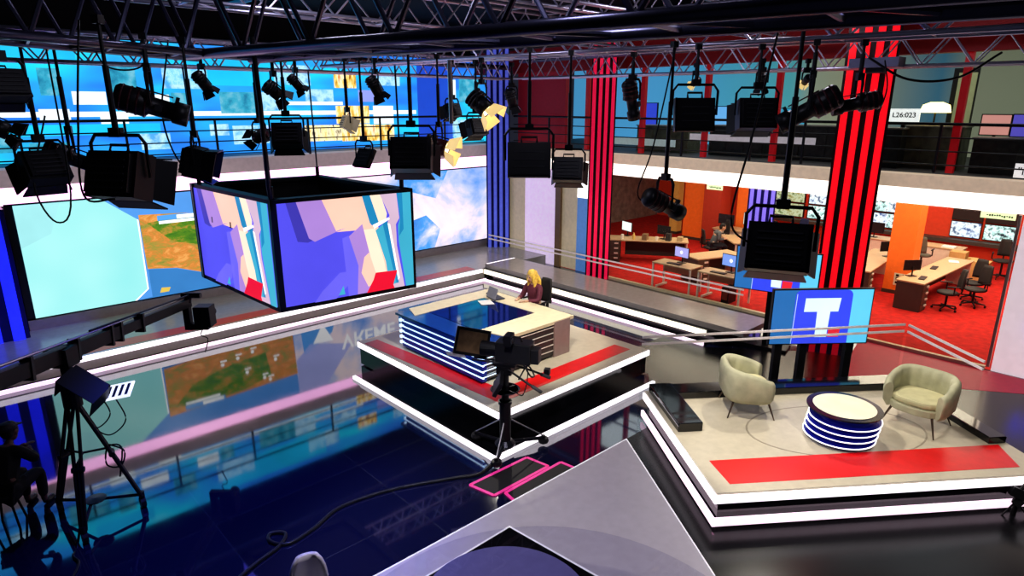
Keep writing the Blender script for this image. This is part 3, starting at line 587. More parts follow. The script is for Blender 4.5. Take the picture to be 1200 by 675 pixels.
# ------------------------------------------------------------------ stage lights
LB = mat('lamp_black', (.010, .010, .013), .42); LRED = mat('lamp_red_tint', (.07, .015, .02), .32); LEDGE = mat('lamp_edge_grey', (.035, .035, .042), .5)
WARM = mat('lamp_warm_lens', (1, .80, .40), .3, emit=5.); LENS = mat('lamp_lens', (.10, .12, .16), .05); YEL = mat('lamplit_door_glow', (.85, .62, .25), .3, emit=.7); CRM = mat('cream_lamp_paint', (.55, .45, .30), .5, emit=.2)  # YEL: lamplight put into the barn door colour of lit lamps
VIEW = math.radians(46.85)
def lamp(kind, loc, s, right, tilt, label, top=5.62, lit=False, body=None, pole=True, roll=0.):
    names = {'fresnel': 'fresnel_light', 'panel': 'led_panel_light', 'profile': 'profile_spotlight', 'par': 'par_light', 'spot': 'small_spotlight'}
    az = VIEW-math.radians(right)-PI/2        # local +Y aims along the light
    t = thing(names[kind], label, 'stage light', loc, 'stage lights hung from the trusses', az)
    H_ = Matrix.Rotation(-math.radians(tilt), 4, 'X')
    bm = body or LB
    def part(nm, mb, m_, sm=False, tilted=True):
        o = mb.build(nm, m_, t, smooth=sm, world=False)
        if tilted: o.rotation_euler = (-math.radians(tilt), 0, 0)
        return o
    w = s
    if kind in ('fresnel', 'panel'):
        hh = s*.40; dp = s*.55 if kind == 'fresnel' else s*.2
        q = MB(); 
        q.box((0, -dp*.1, 0), (w, dp*.8, hh*2)); q.box((0, -dp*.55, 0), (w*.86, dp*.25, hh*1.7))
        part('housing', q, bm)
        q = MB()
        for k in range(5 if kind == 'fresnel' else 3):
            q.box((0, -dp*.69, hh*(.55-.3*k) if kind == 'fresnel' else hh*(.45-.42*k)), (w*.7, .012, hh*.07))
        for sx in (-1, 1): q.box((sx*w*.47, -dp*.1, 0), (w*.04, dp*.7, hh*2.04))
        part('vent_fins', q, LEDGE)
        q = MB(); q.lathe([(0, 0), (w*.36, 0), (w*.38, .02), (0, .03)], (0, 0, 0), 20, Matrix.Translation((0, dp*.3, 0)) @ Matrix.Rotation(-PI/2, 4, 'X')); part('lens', q, WARM if lit else LENS)
        q = MB(); q.tube([(-w*.18, -dp*.25, hh), (-w*.18, -dp*.25, hh+s*.13), (w*.18, -dp*.25, hh+s*.13), (w*.18, -dp*.25, hh)], s*.028); part('handle', q, LB)
        if kind == 'fresnel':
            for (ax, sg) in (('x', 1), ('x', -1), ('z', 1), ('z', -1)):
                q = MB(); y0_ = dp*.32; L_ = s*.50; sp = .17*s
                if ax == 'x': q.poly([(sg*w*.46, y0_, -hh*.9), (sg*w*.46, y0_, hh*.9), (sg*(w*.46+sp), y0_+L_*.7, hh*1.0), (sg*(w*.46+sp), y0_+L_*.7, -hh*1.0)])
                else: q.poly([(-w*.44, y0_, sg*hh*.95), (w*.44, y0_, sg*hh*.95), (w*.52, y0_+L_*.7, sg*(hh*.95+sp*.45)), (-w*.52, y0_+L_*.7, sg*(hh*.95+sp*.45))])
                o = part('barn_door', q, CRM if body is CRM else LB); so = o.modifiers.new('thick', 'SOLIDIFY'); so.thickness = .012
        yw, yh = w*.56, hh+s*.32
    else:
        r = {'profile': .17, 'par': .26, 'spot': .22}[kind]*s; ln = s/2
        q = MB(); X = Matrix.Rotation(-PI/2, 4, 'X')
        if kind == 'profile': prof = [(0, -ln), (r*.9, -ln), (r*1.15, -ln*.9), (r*1.15, -ln*.15), (r*.8, -ln*.05), (r*.8, ln*.55), (r*1.0, ln*.6), (r*1.0, ln), (r*.8, ln)]
        elif kind == 'par': prof = [(0, -ln), (r*.55, -ln*.95), (r*.7, -ln*.5), (r, -ln*.1), (r, ln*.5), (r*.9, ln*.5)]
        else: prof = [(0, -ln), (r*.8, -ln), (r, -ln*.9), (r, ln*.7), (r*.85, ln*.7)]
        q.lathe(prof, (0, 0, 0), 18, X); part('housing', q, bm, True)
        q = MB()
        for k in range(4 if kind == 'profile' else 3): q.lathe([(r*1.17, 0), (r*1.22, .01), (r*1.17, .02)], (0, 0, -ln*.85+k*ln*.22), 18, X)
        q.box((0, 0, r*1.2), (r*.3, ln*1.0, r*.12)); part('cooling_ribs', q, LRED if kind == 'profile' else LEDGE)
        q = MB(); q.lathe([(0, 0), (r*.8, 0), (r*.8, .012), (0, .02)], (0, 0, ln*.45 if kind != 'profile' else ln*.9), 18, X); part('lens', q, WARM if lit else LENS)
        if kind != 'profile':
            for k in range(4):
                a_ = PI/2*k+PI/4; q = MB(); c_, s__ = math.cos(a_), math.sin(a_); y0_ = ln*.55; t_ = Vector((-s__, 0, c_))*r*.75; n_ = Vector((c_, 0, s__))
                q.poly([n_*r+t_+V(0, y0_, 0), n_*r-t_+V(0, y0_, 0), n_*r*1.6-t_*1.4+V(0, y0_+r*1.3, 0), n_*r*1.6+t_*1.4+V(0, y0_+r*1.3, 0)])
                o = part('barn_door', q, YEL if lit else LB); so = o.modifiers.new('thick', 'SOLIDIFY'); so.thickness = .01
        else:
            q = MB(); q.box((0, ln*.62, r*1.1), (r*.5, .03, r*.5)); q.box((r*1.1, ln*.2, 0), (r*.4, .06, .06)); part('shutter_frame', q, LEDGE)
        yw, yh = r*1.35, r*1.3+s*.30
    q = MB(); q.tube([(-yw, 0, 0), (-yw, 0, yh*.8), (-yw*.8, 0, yh), (yw*.8, 0, yh), (yw, 0, yh*.8), (yw, 0, 0)], max(.012, s*.032)); part('yoke', q, LB, tilted=False)
    q = MB(); q.box((0, 0, yh+.02), (.09, .06, .07)); q.cyl((-.05, 0, yh+.03), (.05, 0, yh+.03), .02, n=8); part('clamp', q, LB, tilted=False)
    zt_ = top-loc[2]
    if pole and zt_ > yh+.1:
        q = MB(); q.cyl((0, 0, yh+.04), (0, 0, min(zt_, yh+.04+(zt_-yh)*.55)), .022, n=8); q.cyl((0, 0, yh+.04), (0, 0, zt_), .014, n=8); q.box((0, 0, zt_-.02), (.06, .06, .06)); part('drop_pole', q, LB, tilted=False)
    return t
LAMPS = [
 ('fresnel', (0.62, 5.88, 5.12), 0.26, -60, 25, 'big black fresnel cut by the left picture edge just under the truss', {}),
 ('par', (0.72, 7.75, 4.79), 0.3, 60, 30, 'small black par light at the left picture edge below the big fresnel', {}),
 ('fresnel', (0.96, 7.42, 4.42), 0.36, -55, 32, 'black fresnel with open barn doors tilted down, far left over the pale screen', {}),
 ('profile', (1.28, 7.86, 4.47), 0.52, 65, 24, 'reddish black profile spotlight between the far left fresnel and the big box fresnel', {}),
 ('fresnel', (1.24, 5.75, 4.46), 0.44, 12, 18, 'largest black box fresnel at left in front of the white light band', {}),
 ('profile', (1.81, 6.85, 4.99), 0.62, 68, 18, 'long reddish black profile spotlight high at left against the blue screen', {}),
 ('spot', (2.93, 8.76, 5.26), 0.30, 40, 55, 'small black spotlight pointing down beside the long profile spotlight', {}),
 ('fresnel', (2.19, 6.99, 4.44), 0.36, 75, 15, 'black fresnel with a wide door facing right just above the hanging screen box', {}),
 ('par', (3.56, 8.13, 5.16), 0.30, 50, 40, 'black par light with ragged doors above the lamp row left of centre', {}),
 ('spot', (4.01, 8.46, 5.27), 0.26, 60, 50, 'small black spotlight second from left under the truss, over the cyan tile', {}),
 ('fresnel', (3.57, 7.90, 4.62), 0.36, -15, 25, 'square black fresnel with door flaring left, in front of the balcony rail left of centre', {}),
 ('par', (3.57, 8.75, 4.59), 0.3, -60, 15, 'dull brown par light half behind the square fresnel left of centre', {'body': LRED}),
 ('fresnel', (4.67, 8.35, 4.76), 0.22, 60, 25, 'small cream lit fresnel in front of the orange picture tiles', {'body': CRM}),
 ('panel', (4.75, 8.09, 4.28), 0.34, 40, 30, 'small grey ribbed panel light hanging low over the far edge of the screen box', {}),
 ('spot', (5.05, 8.19, 5.23), 0.34, 55, 60, 'black spotlight with hooded end pointing down against the blue wall', {}),
 ('fresnel', (4.08, 5.95, 4.47), 0.44, 0, 20, 'big black fresnel hanging over the right corner of the screen box', {}),
 ('par', (5.24, 7.00, 4.47), 0.42, 100, 15, 'brown and yellow par light behind the big fresnel at centre', {'lit': True, 'body': LRED}),
 ('fresnel', (6.09, 7.80, 4.92), 0.24, -50, 20, 'small black fresnel with triangular door at left of the lit spotlight', {}),
 ('par', (6.09, 7.12, 5.00), 0.46, 112, 42, 'glowing yellow par light switched on beside the blue corner column', {'lit': True}),
 ('fresnel', (6.30, 7.50, 4.68), 0.30, -40, 20, 'black fresnel with brown doors directly under the glowing par light', {}),
 ('spot', (7.12, 7.61, 5.08), 0.34, 30, 65, 'black spotlight hanging in front of the blue corner column', {}),
 ('panel', (5.36, 5.43, 4.38), 0.5, 0, 12, 'wide black panel light with three vent rows in front of the white band at centre', {}),
 ('fresnel', (6.05, 5.43, 4.22), 0.36, 10, 20, 'black fresnel with silver trim just right of the wide panel light', {}),
 ('profile', (6.78, 5.06, 5.06), 0.48, 40, 68, 'black profile spotlight hanging steeply beside the crimson column', {}),
 ('profile', (5.98, 3.96, 3.96), 0.54, 62, 25, 'lowest hanging profile spotlight over the newsroom glass', {}),
 ('panel', (6.41, 3.94, 4.90), 0.44, -3, 10, 'black panel light with dotted vents, left of the pair before the upper windows', {}),
 ('fresnel', (6.90, 3.48, 4.90), 0.40, 3, 14, 'black fresnel, right of the pair before the upper windows', {}),
 ('spot', (9.26, 5.71, 5.35), 0.2, -30, 30, 'tiny warm lit spotlight above the dotted panel light', {'lit': True}),
 ('spot', (9.01, 4.50, 5.31), 0.26, 20, 60, 'tiny black spotlight under the truss above the right fresnel', {}),
 ('profile', (6.81, 2.87, 4.96), 0.62, -70, 30, 'long black profile spotlight aimed down left beside the red column', {}),
 ('profile', (7.16, 2.55, 5.02), 0.46, -80, 12, 'short black profile spotlight crossing the top of the bright red column', {}),
 ('fresnel', (4.67, 2.07, 3.97), 0.44, 22, 20, 'largest lowest hanging black fresnel in front of the second letter screen', {}),
 ('spot', (9.47, 4.08, 5.34), 0.2, 0, 30, 'tiny warm lit spotlight above the long profile spotlight at right', {'lit': True}),
]
for k, loc, s, r_, tl, lab, kw in LAMPS: lamp(k, loc, s, r_, tl, lab, **kw)
# loose hanging cables
def cable(label, pts, r=.008, n=24, name='hanging_cable', m=BLACK):
    P_ = [Vector(p) for p in pts]; P_ = [P_[0]*2-P_[1]]+P_+[P_[-1]*2-P_[-2]]; out = []
    for i in range(1, len(P_)-2):
        for k in range(n//len(pts)+2):
            t = k/(n//len(pts)+2); a, b_, c, d_ = P_[i-1:i+3]
            out.append(.5*((2*b_)+(c-a)*t+(2*a-5*b_+4*c-d_)*t*t+(3*b_-a-3*c+d_)*t**3))
    out.append(P_[-2]); return tag(MB().tube(out, r).build(name, m, smooth=True), label, 'cable')
cable('black cable looping under the far left fresnel', [(1.05, 7.45, 4.9), (.85, 7.3, 4.3), (.95, 7.2, 3.95), (1.1, 7.2, 4.2), (1.15, 7.4, 5.6)])
cable('black cable hanging beside the largest left fresnel', [(1.15, 5.9, 5.6), (1.0, 5.7, 4.9), (.95, 5.7, 4.35), (1.15, 5.7, 4.3)])
cable('black cable drooping from the truss by the fresnel above the screen box', [(2.1, 7.1, 5.6), (1.9, 6.9, 4.9), (2.0, 6.9, 4.45), (2.15, 6.9, 4.5)])
cable('black cable curling around the lowest profile spotlight', [(6.0, 3.95, 5.6), (5.85, 4.05, 4.6), (5.75, 4.15, 4.1), (5.85, 4.05, 3.95)])
cable('black cable sagging under the truss right of the red column', [(8.6, 3.0, 5.55), (8.8, 2.6, 5.3), (9.2, 2.2, 5.32), (9.6, 1.9, 5.6)], .014)
cable('thin black cable hanging from the truss by the red column', [(8.4, 2.75, 5.5), (8.45, 2.7, 5.2), (8.3, 2.7, 4.9)], .008)
cable('black cable hanging beside the largest right fresnel', [(4.6, 2.2, 5.6), (4.45, 2.25, 4.8), (4.35, 2.3, 4.2), (4.5, 2.2, 4.0)])
cable('black cable loop under the truss at upper left', [(1.5, 7.4, 5.6), (1.6, 7.35, 5.35), (1.85, 7.2, 5.35), (1.95, 7.2, 5.6)])
tag(MB().cyl((5.75, 7.4, 5.6), (5.8, 7.45, 4.75), .03, n=8).build('drop_pole', STEEL), 'bright silver pole hanging before the blue wall right of centre', 'pole')

# ------------------------------------------------------------------ people
SKIN = mat('skin', (.62, .38, .26), .5); EYE = mat('eye_dark', (.03, .02, .02), .3); LIP = mat('lips', (.50, .15, .13), .4)
def skin_geo(verts, edges, radii, root=0, sub=1):
    me = bpy.data.meshes.new('sk'); me.from_pydata(verts, edges, []); o = bpy.data.objects.new('sk', me); C.objects.link(o)
    o.modifiers.new('s', 'SKIN'); sv = me.skin_vertices[0].data
    for i, r in enumerate(radii): sv[i].radius = (r, r); sv[i].use_root = (i == root)
    if sub: m = o.modifiers.new('u', 'SUBSURF'); m.levels = sub
    dg = bpy.context.evaluated_depsgraph_get(); n = bpy.data.meshes.new_from_object(o.evaluated_get(dg))
    bpy.data.objects.remove(o); bpy.data.meshes.remove(me); return n
def fuse(meshes, voxel, smooth=1):
    b = bmesh.new()
    for me in meshes: b.from_mesh(me)
    me = bpy.data.meshes.new('f'); b.to_mesh(me); b.free()
    o = bpy.data.objects.new('f', me); C.objects.link(o)
    r = o.modifiers.new('r', 'REMESH'); r.mode = 'VOXEL'; r.voxel_size = voxel
    if smooth: s_ = o.modifiers.new('s', 'SMOOTH'); s_.factor = .5; s_.iterations = smooth
    dg = bpy.context.evaluated_depsgraph_get(); n = bpy.data.meshes.new_from_object(o.evaluated_get(dg)); bpy.data.objects.remove(o)
    n.polygons.foreach_set('use_smooth', [True]*len(n.polygons)); return n
def ell(c, r, rot=None, n=14):
    b = bmesh.new(); bmesh.ops.create_uvsphere(b, u_segments=n*2, v_segments=n, radius=1)
    M_ = Matrix.Translation(c) @ (Euler(rot).to_matrix().to_4x4() if rot else Matrix.Identity(4)) @ Matrix.Diagonal((*r, 1)); b.transform(M_)
    me = bpy.data.meshes.new('e'); b.to_mesh(me); b.free(); return me
def objm(name, me, mats, parent):
    me.materials.clear()
    for m in mats: me.materials.append(m)
    o = bpy.data.objects.new(name, me); C.objects.link(o); o.parent = parent; return o
def person(label, loc, rz, J, top, trousers, shoes, hair, hairgeo, leg=True, scale=1., skinm=SKIN, nod=0.):
    """J joints in local space (faces +Y): pelvis chest neck head, shoulder/elbow/wrist L R, hip/knee/ankle/toe L R"""
    t = thing('person', label, 'person', loc, None, rz); t.scale = (scale,)*3
    vs, es, rs = [], [], []
    def addv(p, r): vs.append(tuple(p)); rs.append(r); return len(vs)-1
    pe = addv(J['pelvis'], .13); ab = addv((Vector(J['pelvis'])*.5+Vector(J['chest'])*.5), .12); ch = addv(J['chest'], .135); nb = addv(Vector(J['chest'])*.35+Vector(J['neck'])*.65, .07); ne = addv(J['neck'], .05); hd = addv(J['head'], .05)
    es += [(pe, ab), (ab, ch), (ch, nb), (nb, ne), (ne, hd)]
    hands = []
    for s_ in 'LR':
        sh = addv(J['shoulder'+s_], .06); el = addv(J['elbow'+s_], .042); wr = addv(J['wrist'+s_], .028); es += [(nb, sh), (sh, el), (el, wr)]
        d = (Vector(J['wrist'+s_])-Vector(J['elbow'+s_])).normalized(); d.z *= .5; d.normalize(); side = V(d.y, -d.x, 0).normalized()*(1 if s_ == 'L' else -1)
        pm = addv(Vector(J['wrist'+s_])+d*.06, .032); es.append((wr, pm)); hands.append((Vector(J['wrist'+s_])+d*.085, d, side))
        if leg:
            hp = addv(J['hip'+s_], .085); kn = addv(J['knee'+s_], .058); an = addv(J['ankle'+s_], .04); he = addv(Vector(J['ankle'+s_])+V(0, 0, -.05), .035); to = addv(J['toe'+s_], .03)
            es += [(pe, hp), (hp, kn), (kn, an), (an, he), (he, to)]
    geo = [skin_geo(vs, es, rs, 0)]
    for p, d, side in hands:       # four fingers and a thumb
        for k in range(4):
            b0 = p+side*(.027-.018*k)-d*.03; ln = (.065, .075, .07, .055)[k]; c1 = b0+d*(.03+ln*.5)+V(0, 0, -.004); c2 = b0+d*(.03+ln)+V(0, 0, -.022)
            geo.append(skin_geo([tuple(b0), tuple(c1), tuple(c2)], [(0, 1), (1, 2)], [.010, .009, .008]))
        b0 = p-d*.05+side*.02; geo.append(skin_geo([tuple(b0), tuple(b0+side*.028+d*.02), tuple(b0+side*.04+d*.05)], [(0, 1), (1, 2)], [.012, .010, .009]))
    hp = Vector(J['head']); Rn = Matrix.Rotation(-nod, 3, 'X')
    def hq(x, y, z): return hp+Rn @ V(x, y, z)
    geo += [ell(hq(0, 0, .10), (.075, .095, .115), (-nod, 0, 0)), ell(hq(0, .03, .03), (.055, .06, .06), (-nod, 0, 0)), ell(hq(0, .10, .075), (.014, .022, .022), (-nod, 0, 0)), ell(hq(0, .088, .105), (.010, .018, .03), (-nod, 0, 0)),
            ell(hq(.078, -.005, .09), (.012, .025, .035)), ell(hq(-.078, -.005, .09), (.012, .025, .035)), ell(hq(0, .078, .038), (.026, .016, .012), (-nod, 0, 0))]
    me = fuse(geo, .009, 1); body = objm('body', me, [skinm, EYE, LIP], t)
    eyes = [hq(.03, .088, .108), hq(-.03, .088, .108)]; mouth = hq(0, .093, .038)
    for p in me.polygons:
        c = p.center
        if any((c-e).length < .013 for e in eyes): p.material_index = 1
        elif abs(c.x-mouth.x) < .024 and (c-mouth).length < .026 and abs((c-mouth).z) < .010: p.material_index = 2
    # top: torso and sleeves
    vs, es, rs = [], [], []
    pe = addv(Vector(J['pelvis'])+V(0, 0, -.02), .155); ab = addv((Vector(J['pelvis'])*.5+Vector(J['chest'])*.5), .142); ch = addv(J['chest'], .158); nb = addv(Vector(J['chest'])*.4+Vector(J['neck'])*.6, .085); es += [(pe, ab), (ab, ch), (ch, nb)]
    for s_ in 'LR':
        sh = addv(J['shoulder'+s_], .078); el = addv(J['elbow'+s_], .060); wr = addv(Vector(J['wrist'+s_])*.92+Vector(J['elbow'+s_])*.08, .044); es += [(nb, sh), (sh, el), (el, wr)]
    objm('jacket', fuse([skin_geo(vs, es, rs)], .014, 2), [top], t)
    if leg:
        vs, es, rs = [], [], []; pe = addv(J['pelvis'], .15)
        for s_ in 'LR':
            hp_ = addv(J['hip'+s_], .105); kn = addv(J['knee'+s_], .078); an = addv(J['ankle'+s_], .056); es += [(pe, hp_), (hp_, kn), (kn, an)]
        objm('trousers', fuse([skin_geo(vs, es, rs)], .014, 2), [trousers], t)
        for s_ in 'LR':
            a = Vector(J['ankle'+s_]); o = Vector(J['toe'+s_])
            objm('shoe', fuse([skin_geo([tuple(a+V(0, -.02, -.05)), tuple((a+o)/2+V(0, 0, -.04)), tuple(o+V(0, .02, -.01))], [(0, 1), (1, 2)], [.046, .046, .040])], .01, 1), [shoes], t)
    objm('hair', fuse(hairgeo(hq, nod), .011, 2), [hair], t)
    return t
SEAT = dict(pelvis=(0, 0, 0), chest=(0, .04, .36), neck=(0, .06, .53), head=(0, .08, .60), shoulderL=(-.18, .04, .47), shoulderR=(.18, .04, .47), elbowL=(-.24, .14, .22), elbowR=(.24, .14, .22), wristL=(-.12, .38, .24), wristR=(.13, .36, .24),
   hipL=(-.09, .02, -.02), hipR=(.09, .02, -.02), kneeL=(-.11, .44, .02), kneeR=(.11, .44, .02), ankleL=(-.11, .42, -.38), ankleR=(.11, .42, -.38), toeL=(-.12, .56, -.44), toeR=(.12, .56, -.44))
def longhair(hq, nod):
    g = [ell(hq(0, -.02, .125), (.092, .105, .11)), ell(hq(0, -.075, .02), (.085, .05, .16)), ell(hq(0, -.105, -.14), (.095, .04, .19))]
    for s_ in (-1, 1):
        g += [ell(hq(s_*.078, .02, .06), (.028, .055, .12)), ell(hq(s_*.085, .05, -.09), (.034, .04, .14)), ell(hq(s_*.08, .085, -.22), (.034, .03, .12)), ell(hq(s_*.075, .10, -.33), (.026, .026, .09))]
    return g
def shorthair(hq, nod): return [ell(hq(0, -.018, .13), (.082, .098, .098)), ell(hq(0, -.06, .07), (.076, .05, .07))]
woman = person('person with long blonde hair in a plum jacket sitting behind the news desk', (9.02, 8.92, .98), math.radians(90+0), SEAT, mat('plum_jacket', (.16, .035, .06), .7, var=.2), mat('dark_trousers', (.02, .02, .03), .8), BLACK, mat('blonde_hair', (.85, .55, .10), .5, var=.25, scale=22), longhair, nod=.35)
man_op = person('person in dark clothes with cap sitting at the far left by the jib', (.18, 9.22, .485), math.radians(-43), {**SEAT, 'chest': (0, .12, .34), 'neck': (0, .20, .50), 'head': (0, .24, .56), 'shoulderL': (-.18, .14, .45), 'shoulderR': (.18, .14, .45), 'elbowL': (-.22, .30, .24), 'elbowR': (.22, .30, .24), 'wristL': (-.06, .44, .34), 'wristR': (.07, .42, .30)},
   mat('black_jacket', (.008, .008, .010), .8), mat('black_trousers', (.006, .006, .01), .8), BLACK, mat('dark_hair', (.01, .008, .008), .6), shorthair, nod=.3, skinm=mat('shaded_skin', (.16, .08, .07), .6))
q = MB(); q.lathe([(0, 0), (.095, .0), (.098, .03), (.06, .075), (0, .085)], (0, .22, .70), 20); q.box((0, .34, .71), (.14, .12, .012), (-.2, 0, 0)); q.build('cap', mat('dark_cap', (.02, .018, .03), .7), man_op, world=False)
man_nr = person('person in a grey shirt leaning over a newsroom desk', (19.2, 10.75, .52), math.radians(-133), {**SEAT, 'chest': (0, .14, .34), 'neck': (0, .25, .48), 'head': (0, .29, .53), 'shoulderL': (-.18, .17, .45), 'shoulderR': (.18, .17, .45)},
   mat('grey_shirt', (.10, .11, .12), .8), mat('dark_trousers', (.02, .02, .03), .8), BLACK, mat('dark_hair', (.01, .008, .008), .6), shorthair, nod=.3)

# ------------------------------------------------------------------ chairs and stools
def office_chair(label, loc, rz, group=None, h=.46, fab=None):
    t = thing('office_chair', label, 'office chair', loc, group, rz); fab = fab or mat('black_mesh_fabric', (.025, .022, .022), .7)
    q = MB(); q.lathe([(0, 0), (.2, 0), (.25, .02), (.25, .06), (.2, .08), (0, .08)], (0, 0, 0), 24, Matrix.Translation((0, 0, h-.05)) @ Matrix.Diagonal((1, .95, 1, 1))); q.build('seat', fab, t, world=False, smooth=True)
    q = MB(); n = 9
    for i in range(n):
        for z in range(8):
            pass
    vs = [(.23*math.sin((i/(n-1)-.5)*1.7)*(1-.25*(k/7)**3), -.30+.10*(1-math.cos((i/(n-1)-.5)*1.7))-.05*(k/7)**2, h+.10+.50*k/7) for k in range(8) for i in range(n)]
    q.add(vs, [(k*n+i, k*n+i+1, (k+1)*n+i+1, (k+1)*n+i) for k in range(7) for i in range(n-1)]); o = q.build('backrest', fab, t, world=False, smooth=True); o.modifiers.new('t', 'SOLIDIFY').thickness = .04
    MB().tube([(0, -.1, h-.03), (0, -.30, h-.02), (0, -.335, h+.2), (0, -.34, h+.35)], .022).build('back_support', BLACK, t, world=False)
    for s_ in (-1, 1): MB().tube([(s_*.2, -.05, h), (s_*.28, -.05, h+.02), (s_*.28, -.05, h+.19), (s_*.27, .12, h+.2), (s_*.27, -.16, h+.2)], .018).build('armrest', BLACK, t, world=False)
    MB().cyl((0, 0, .09), (0, 0, h-.05), .028, n=10).build('gas_column', DARK, t, world=False)
    for k in range(5):
        a = 2*PI*k/5; q = MB(); q.cyl((0, 0, .11), (.28*math.cos(a), .28*math.sin(a), .075), .026, .016, n=8); q.cyl((.28*math.cos(a)-.012, .28*math.sin(a), .03), (.28*math.cos(a)+.012, .28*math.sin(a), .03), .03, n=10); q.build('base_leg', BLACK, t, world=False)
    return t
office_chair('black office chair under the blonde presenter', (9.06, 8.92, .5), math.radians(90), h=.44)
sto = thing('stool', 'low dark round stool under the operator at far left', 'stool', (.16, 9.22, 0))
MB().lathe([(0, .42), (.16, .42), (.17, .44), (.16, .47), (0, .47)], (.16, 9.22, 0), 20).build('seat', BLACK, sto)
for k in range(4):
    a = PI/2*k+.4; MB().cyl((.16+.1*math.cos(a), 9.22+.1*math.sin(a), .42), (.16+.18*math.cos(a), 9.22+.18*math.sin(a), 0), .014, n=8).build('leg', BLACK, sto)

# ------------------------------------------------------------------ studio camera on pedestal (centre)
pcx, pcy = 5.80, 6.33
pd = thing('camera_pedestal', 'black wheeled camera pedestal at the front corner of the news platform', 'pedestal', (pcx, pcy, .03))
q = MB(); q.cyl((pcx, pcy, .18), (pcx, pcy, .85), .085, n=18); q.cyl((pcx, pcy, .85), (pcx, pcy, 1.28), .055, n=16); q.lathe([(.10, 0), (.10, .05)], (pcx, pcy, .80), 18); q.build('column', BLACK, pd)
q = MB(); q.lathe([(.0, 0), (.14, 0), (.16, .04), (.10, .10), (0, .10)], (pcx, pcy, .12), 18); q.build('base_hub', DARK, pd)
for fx, fy in ((6.36, 6.08), (5.70, 6.88), (5.40, 6.08)):
    dx, dy = fx-pcx, fy-pcy
    q = MB(); q.cyl((pcx+dx*.12, pcy+dy*.12, .17), (fx, fy, .13), .028, n=8); q.build('leg', DARK, pd)
    q = MB(); q.cyl((pcx+dx*.16, pcy+dy*.16, .52), (fx, fy, .17), .010, n=6); q.build('stay_rod', STEEL, pd)
    q = MB(); q.cyl((fx-.02, fy-.02, .085), (fx+.02, fy+.02, .085), .055, n=14); q.cyl((fx, fy, .09), (fx, fy, .17), .03, n=8); q.lathe([(.075, 0), (.085, .03), (.07, .07)], (fx, fy, .06), 14); q.build('caster', BLACK, pd)
q = MB(); q.lathe([(.205, 0), (.22, .012), (.205, .024), (.19, .012), (.205, 0)], (pcx, pcy, 1.02), 28)
for k in range(4): q.cyl((pcx, pcy, 1.03), (pcx+.2*math.cos(PI/2*k), pcy+.2*math.sin(PI/2*k), 1.03), .010, n=6)
q.build('steering_ring', DARK, pd)
fw = V(-.50, .87, 0).normalized(); sd = V(fw.y, -fw.x, 0)
Mc = Matrix(((sd.x, fw.x, 0, pcx), (sd.y, fw.y, 0, pcy), (0, 0, 1, 0), (0, 0, 0, 1)))
q = MB(); q.add(*boxv((0, 0, 1.34), (.16, .22, .12)), Mc); q.add(*boxv((0, 0, 1.42), (.14, .34, .04)), Mc); q.build('pan_head', BLACK, pd)
def cl(x, y, z): return Mc @ V(x, y, z)
for s_ in (-1, 1):
    q = MB(); q.tube([cl(s_*.10, -.08, 1.38), cl(s_*.20, -.35, 1.28), cl(s_*.26, -.60, 1.18)], .016); q.mat(1).cyl(cl(s_*.225, -.47, 1.23), cl(s_*.26, -.61, 1.175), .026, n=10); q.build('pan_bar', [BLACK, mat('grip_grey', (.08, .08, .08), .6)], pd)
q = MB(); q.add(*boxv((.30, -.55, 1.25), (.09, .08, .09)), Mc); q.build('zoom_control', BLACK, pd)
cm = thing('studio_camera', 'black broadcast camera with lens aimed at the presenter', 'camera', (pcx, pcy, 1.44))
q = MB(); q.add(*boxv((.02, -.14, 1.63), (.26, .52, .30)), Mc); q.add(*boxv((.02, -.44, 1.60), (.18, .14, .22)), Mc); q.build('body', mat('camera_body', (.02, .02, .022), .4), cm, bevel=.012)
q = MB(); q.cyl(cl(.02, .08, 1.62), cl(.02, .36, 1.62), .10, .115, n=20); q.build('lens', BLACK, cm, smooth=False)
q = MB(); q.tube([cl(.02, -.26, 1.75), cl(.02, -.22, 1.84), cl(.02, .0, 1.84), cl(.02, .05, 1.75)], .016); q.build('top_handle', BLACK, cm)
q = MB(); q.add(*boxv((-.14, -.10, 1.86), (.20, .10, .15)), Mc @ Matrix.Rotation(0, 4, 'X')); q.mat(1).add(*boxv((-.14, -.155, 1.86), (.17, .006, .11)), Mc); q.build('viewfinder', [BLACK, mat('viewfinder_glass', (.05, .06, .08), .1)], cm)
q = MB()
for k in range(7): q.add(*boxv((.07-.03*(k % 3), -.40, 1.52+.035*k), (.03, .03, .02)), Mc)
q.build('connector', mat('connector_grey', (.35, .32, .30), .4), cm)
tpm = thing('teleprompter', 'tilted dark teleprompter screen mounted in front of the studio camera', 'teleprompter', (pcx, pcy, 1.44))
Mt = Mc @ Matrix.Translation((-.02, .52, 1.58)) @ Matrix.Rotation(-1.15, 4, 'Z') @ Matrix.Rotation(.22, 4, 'Y') @ Matrix.Rotation(-.25, 4, 'X')
q = MB(); q.add(*boxv((0, .0, .12), (.50, .05, .40)), Mt); q.build('hood_frame', BLACK, tpm)
q = MB(); q.add(*boxv((0, -.03, .12), (.42, .012, .31)), Mt); q.build('back_panel', mat('prompter_brown', (.22, .14, .07), .35, var=.4, scale=6), tpm)
q = MB(); q.add(*boxv((-.20, .02, -.10), (.26, .28, .025)), Mt); q.build('white_shelf', mat('prompter_white', (.6, .6, .62), .5), tpm)
q = MB(); q.cyl(cl(0, .15, 1.43), cl(-.02, .5, 1.44), .014, n=6); q.cyl(cl(.08, .15, 1.43), cl(.06, .5, 1.44), .014, n=6); q.build('mount_rail', DARK, tpm)
mn = MB(); mn.add(*boxv((-.22, -.02, 1.18), (.30, .05, .22)), Mc @ Matrix.Rotation(.0, 4, 'Y')); 
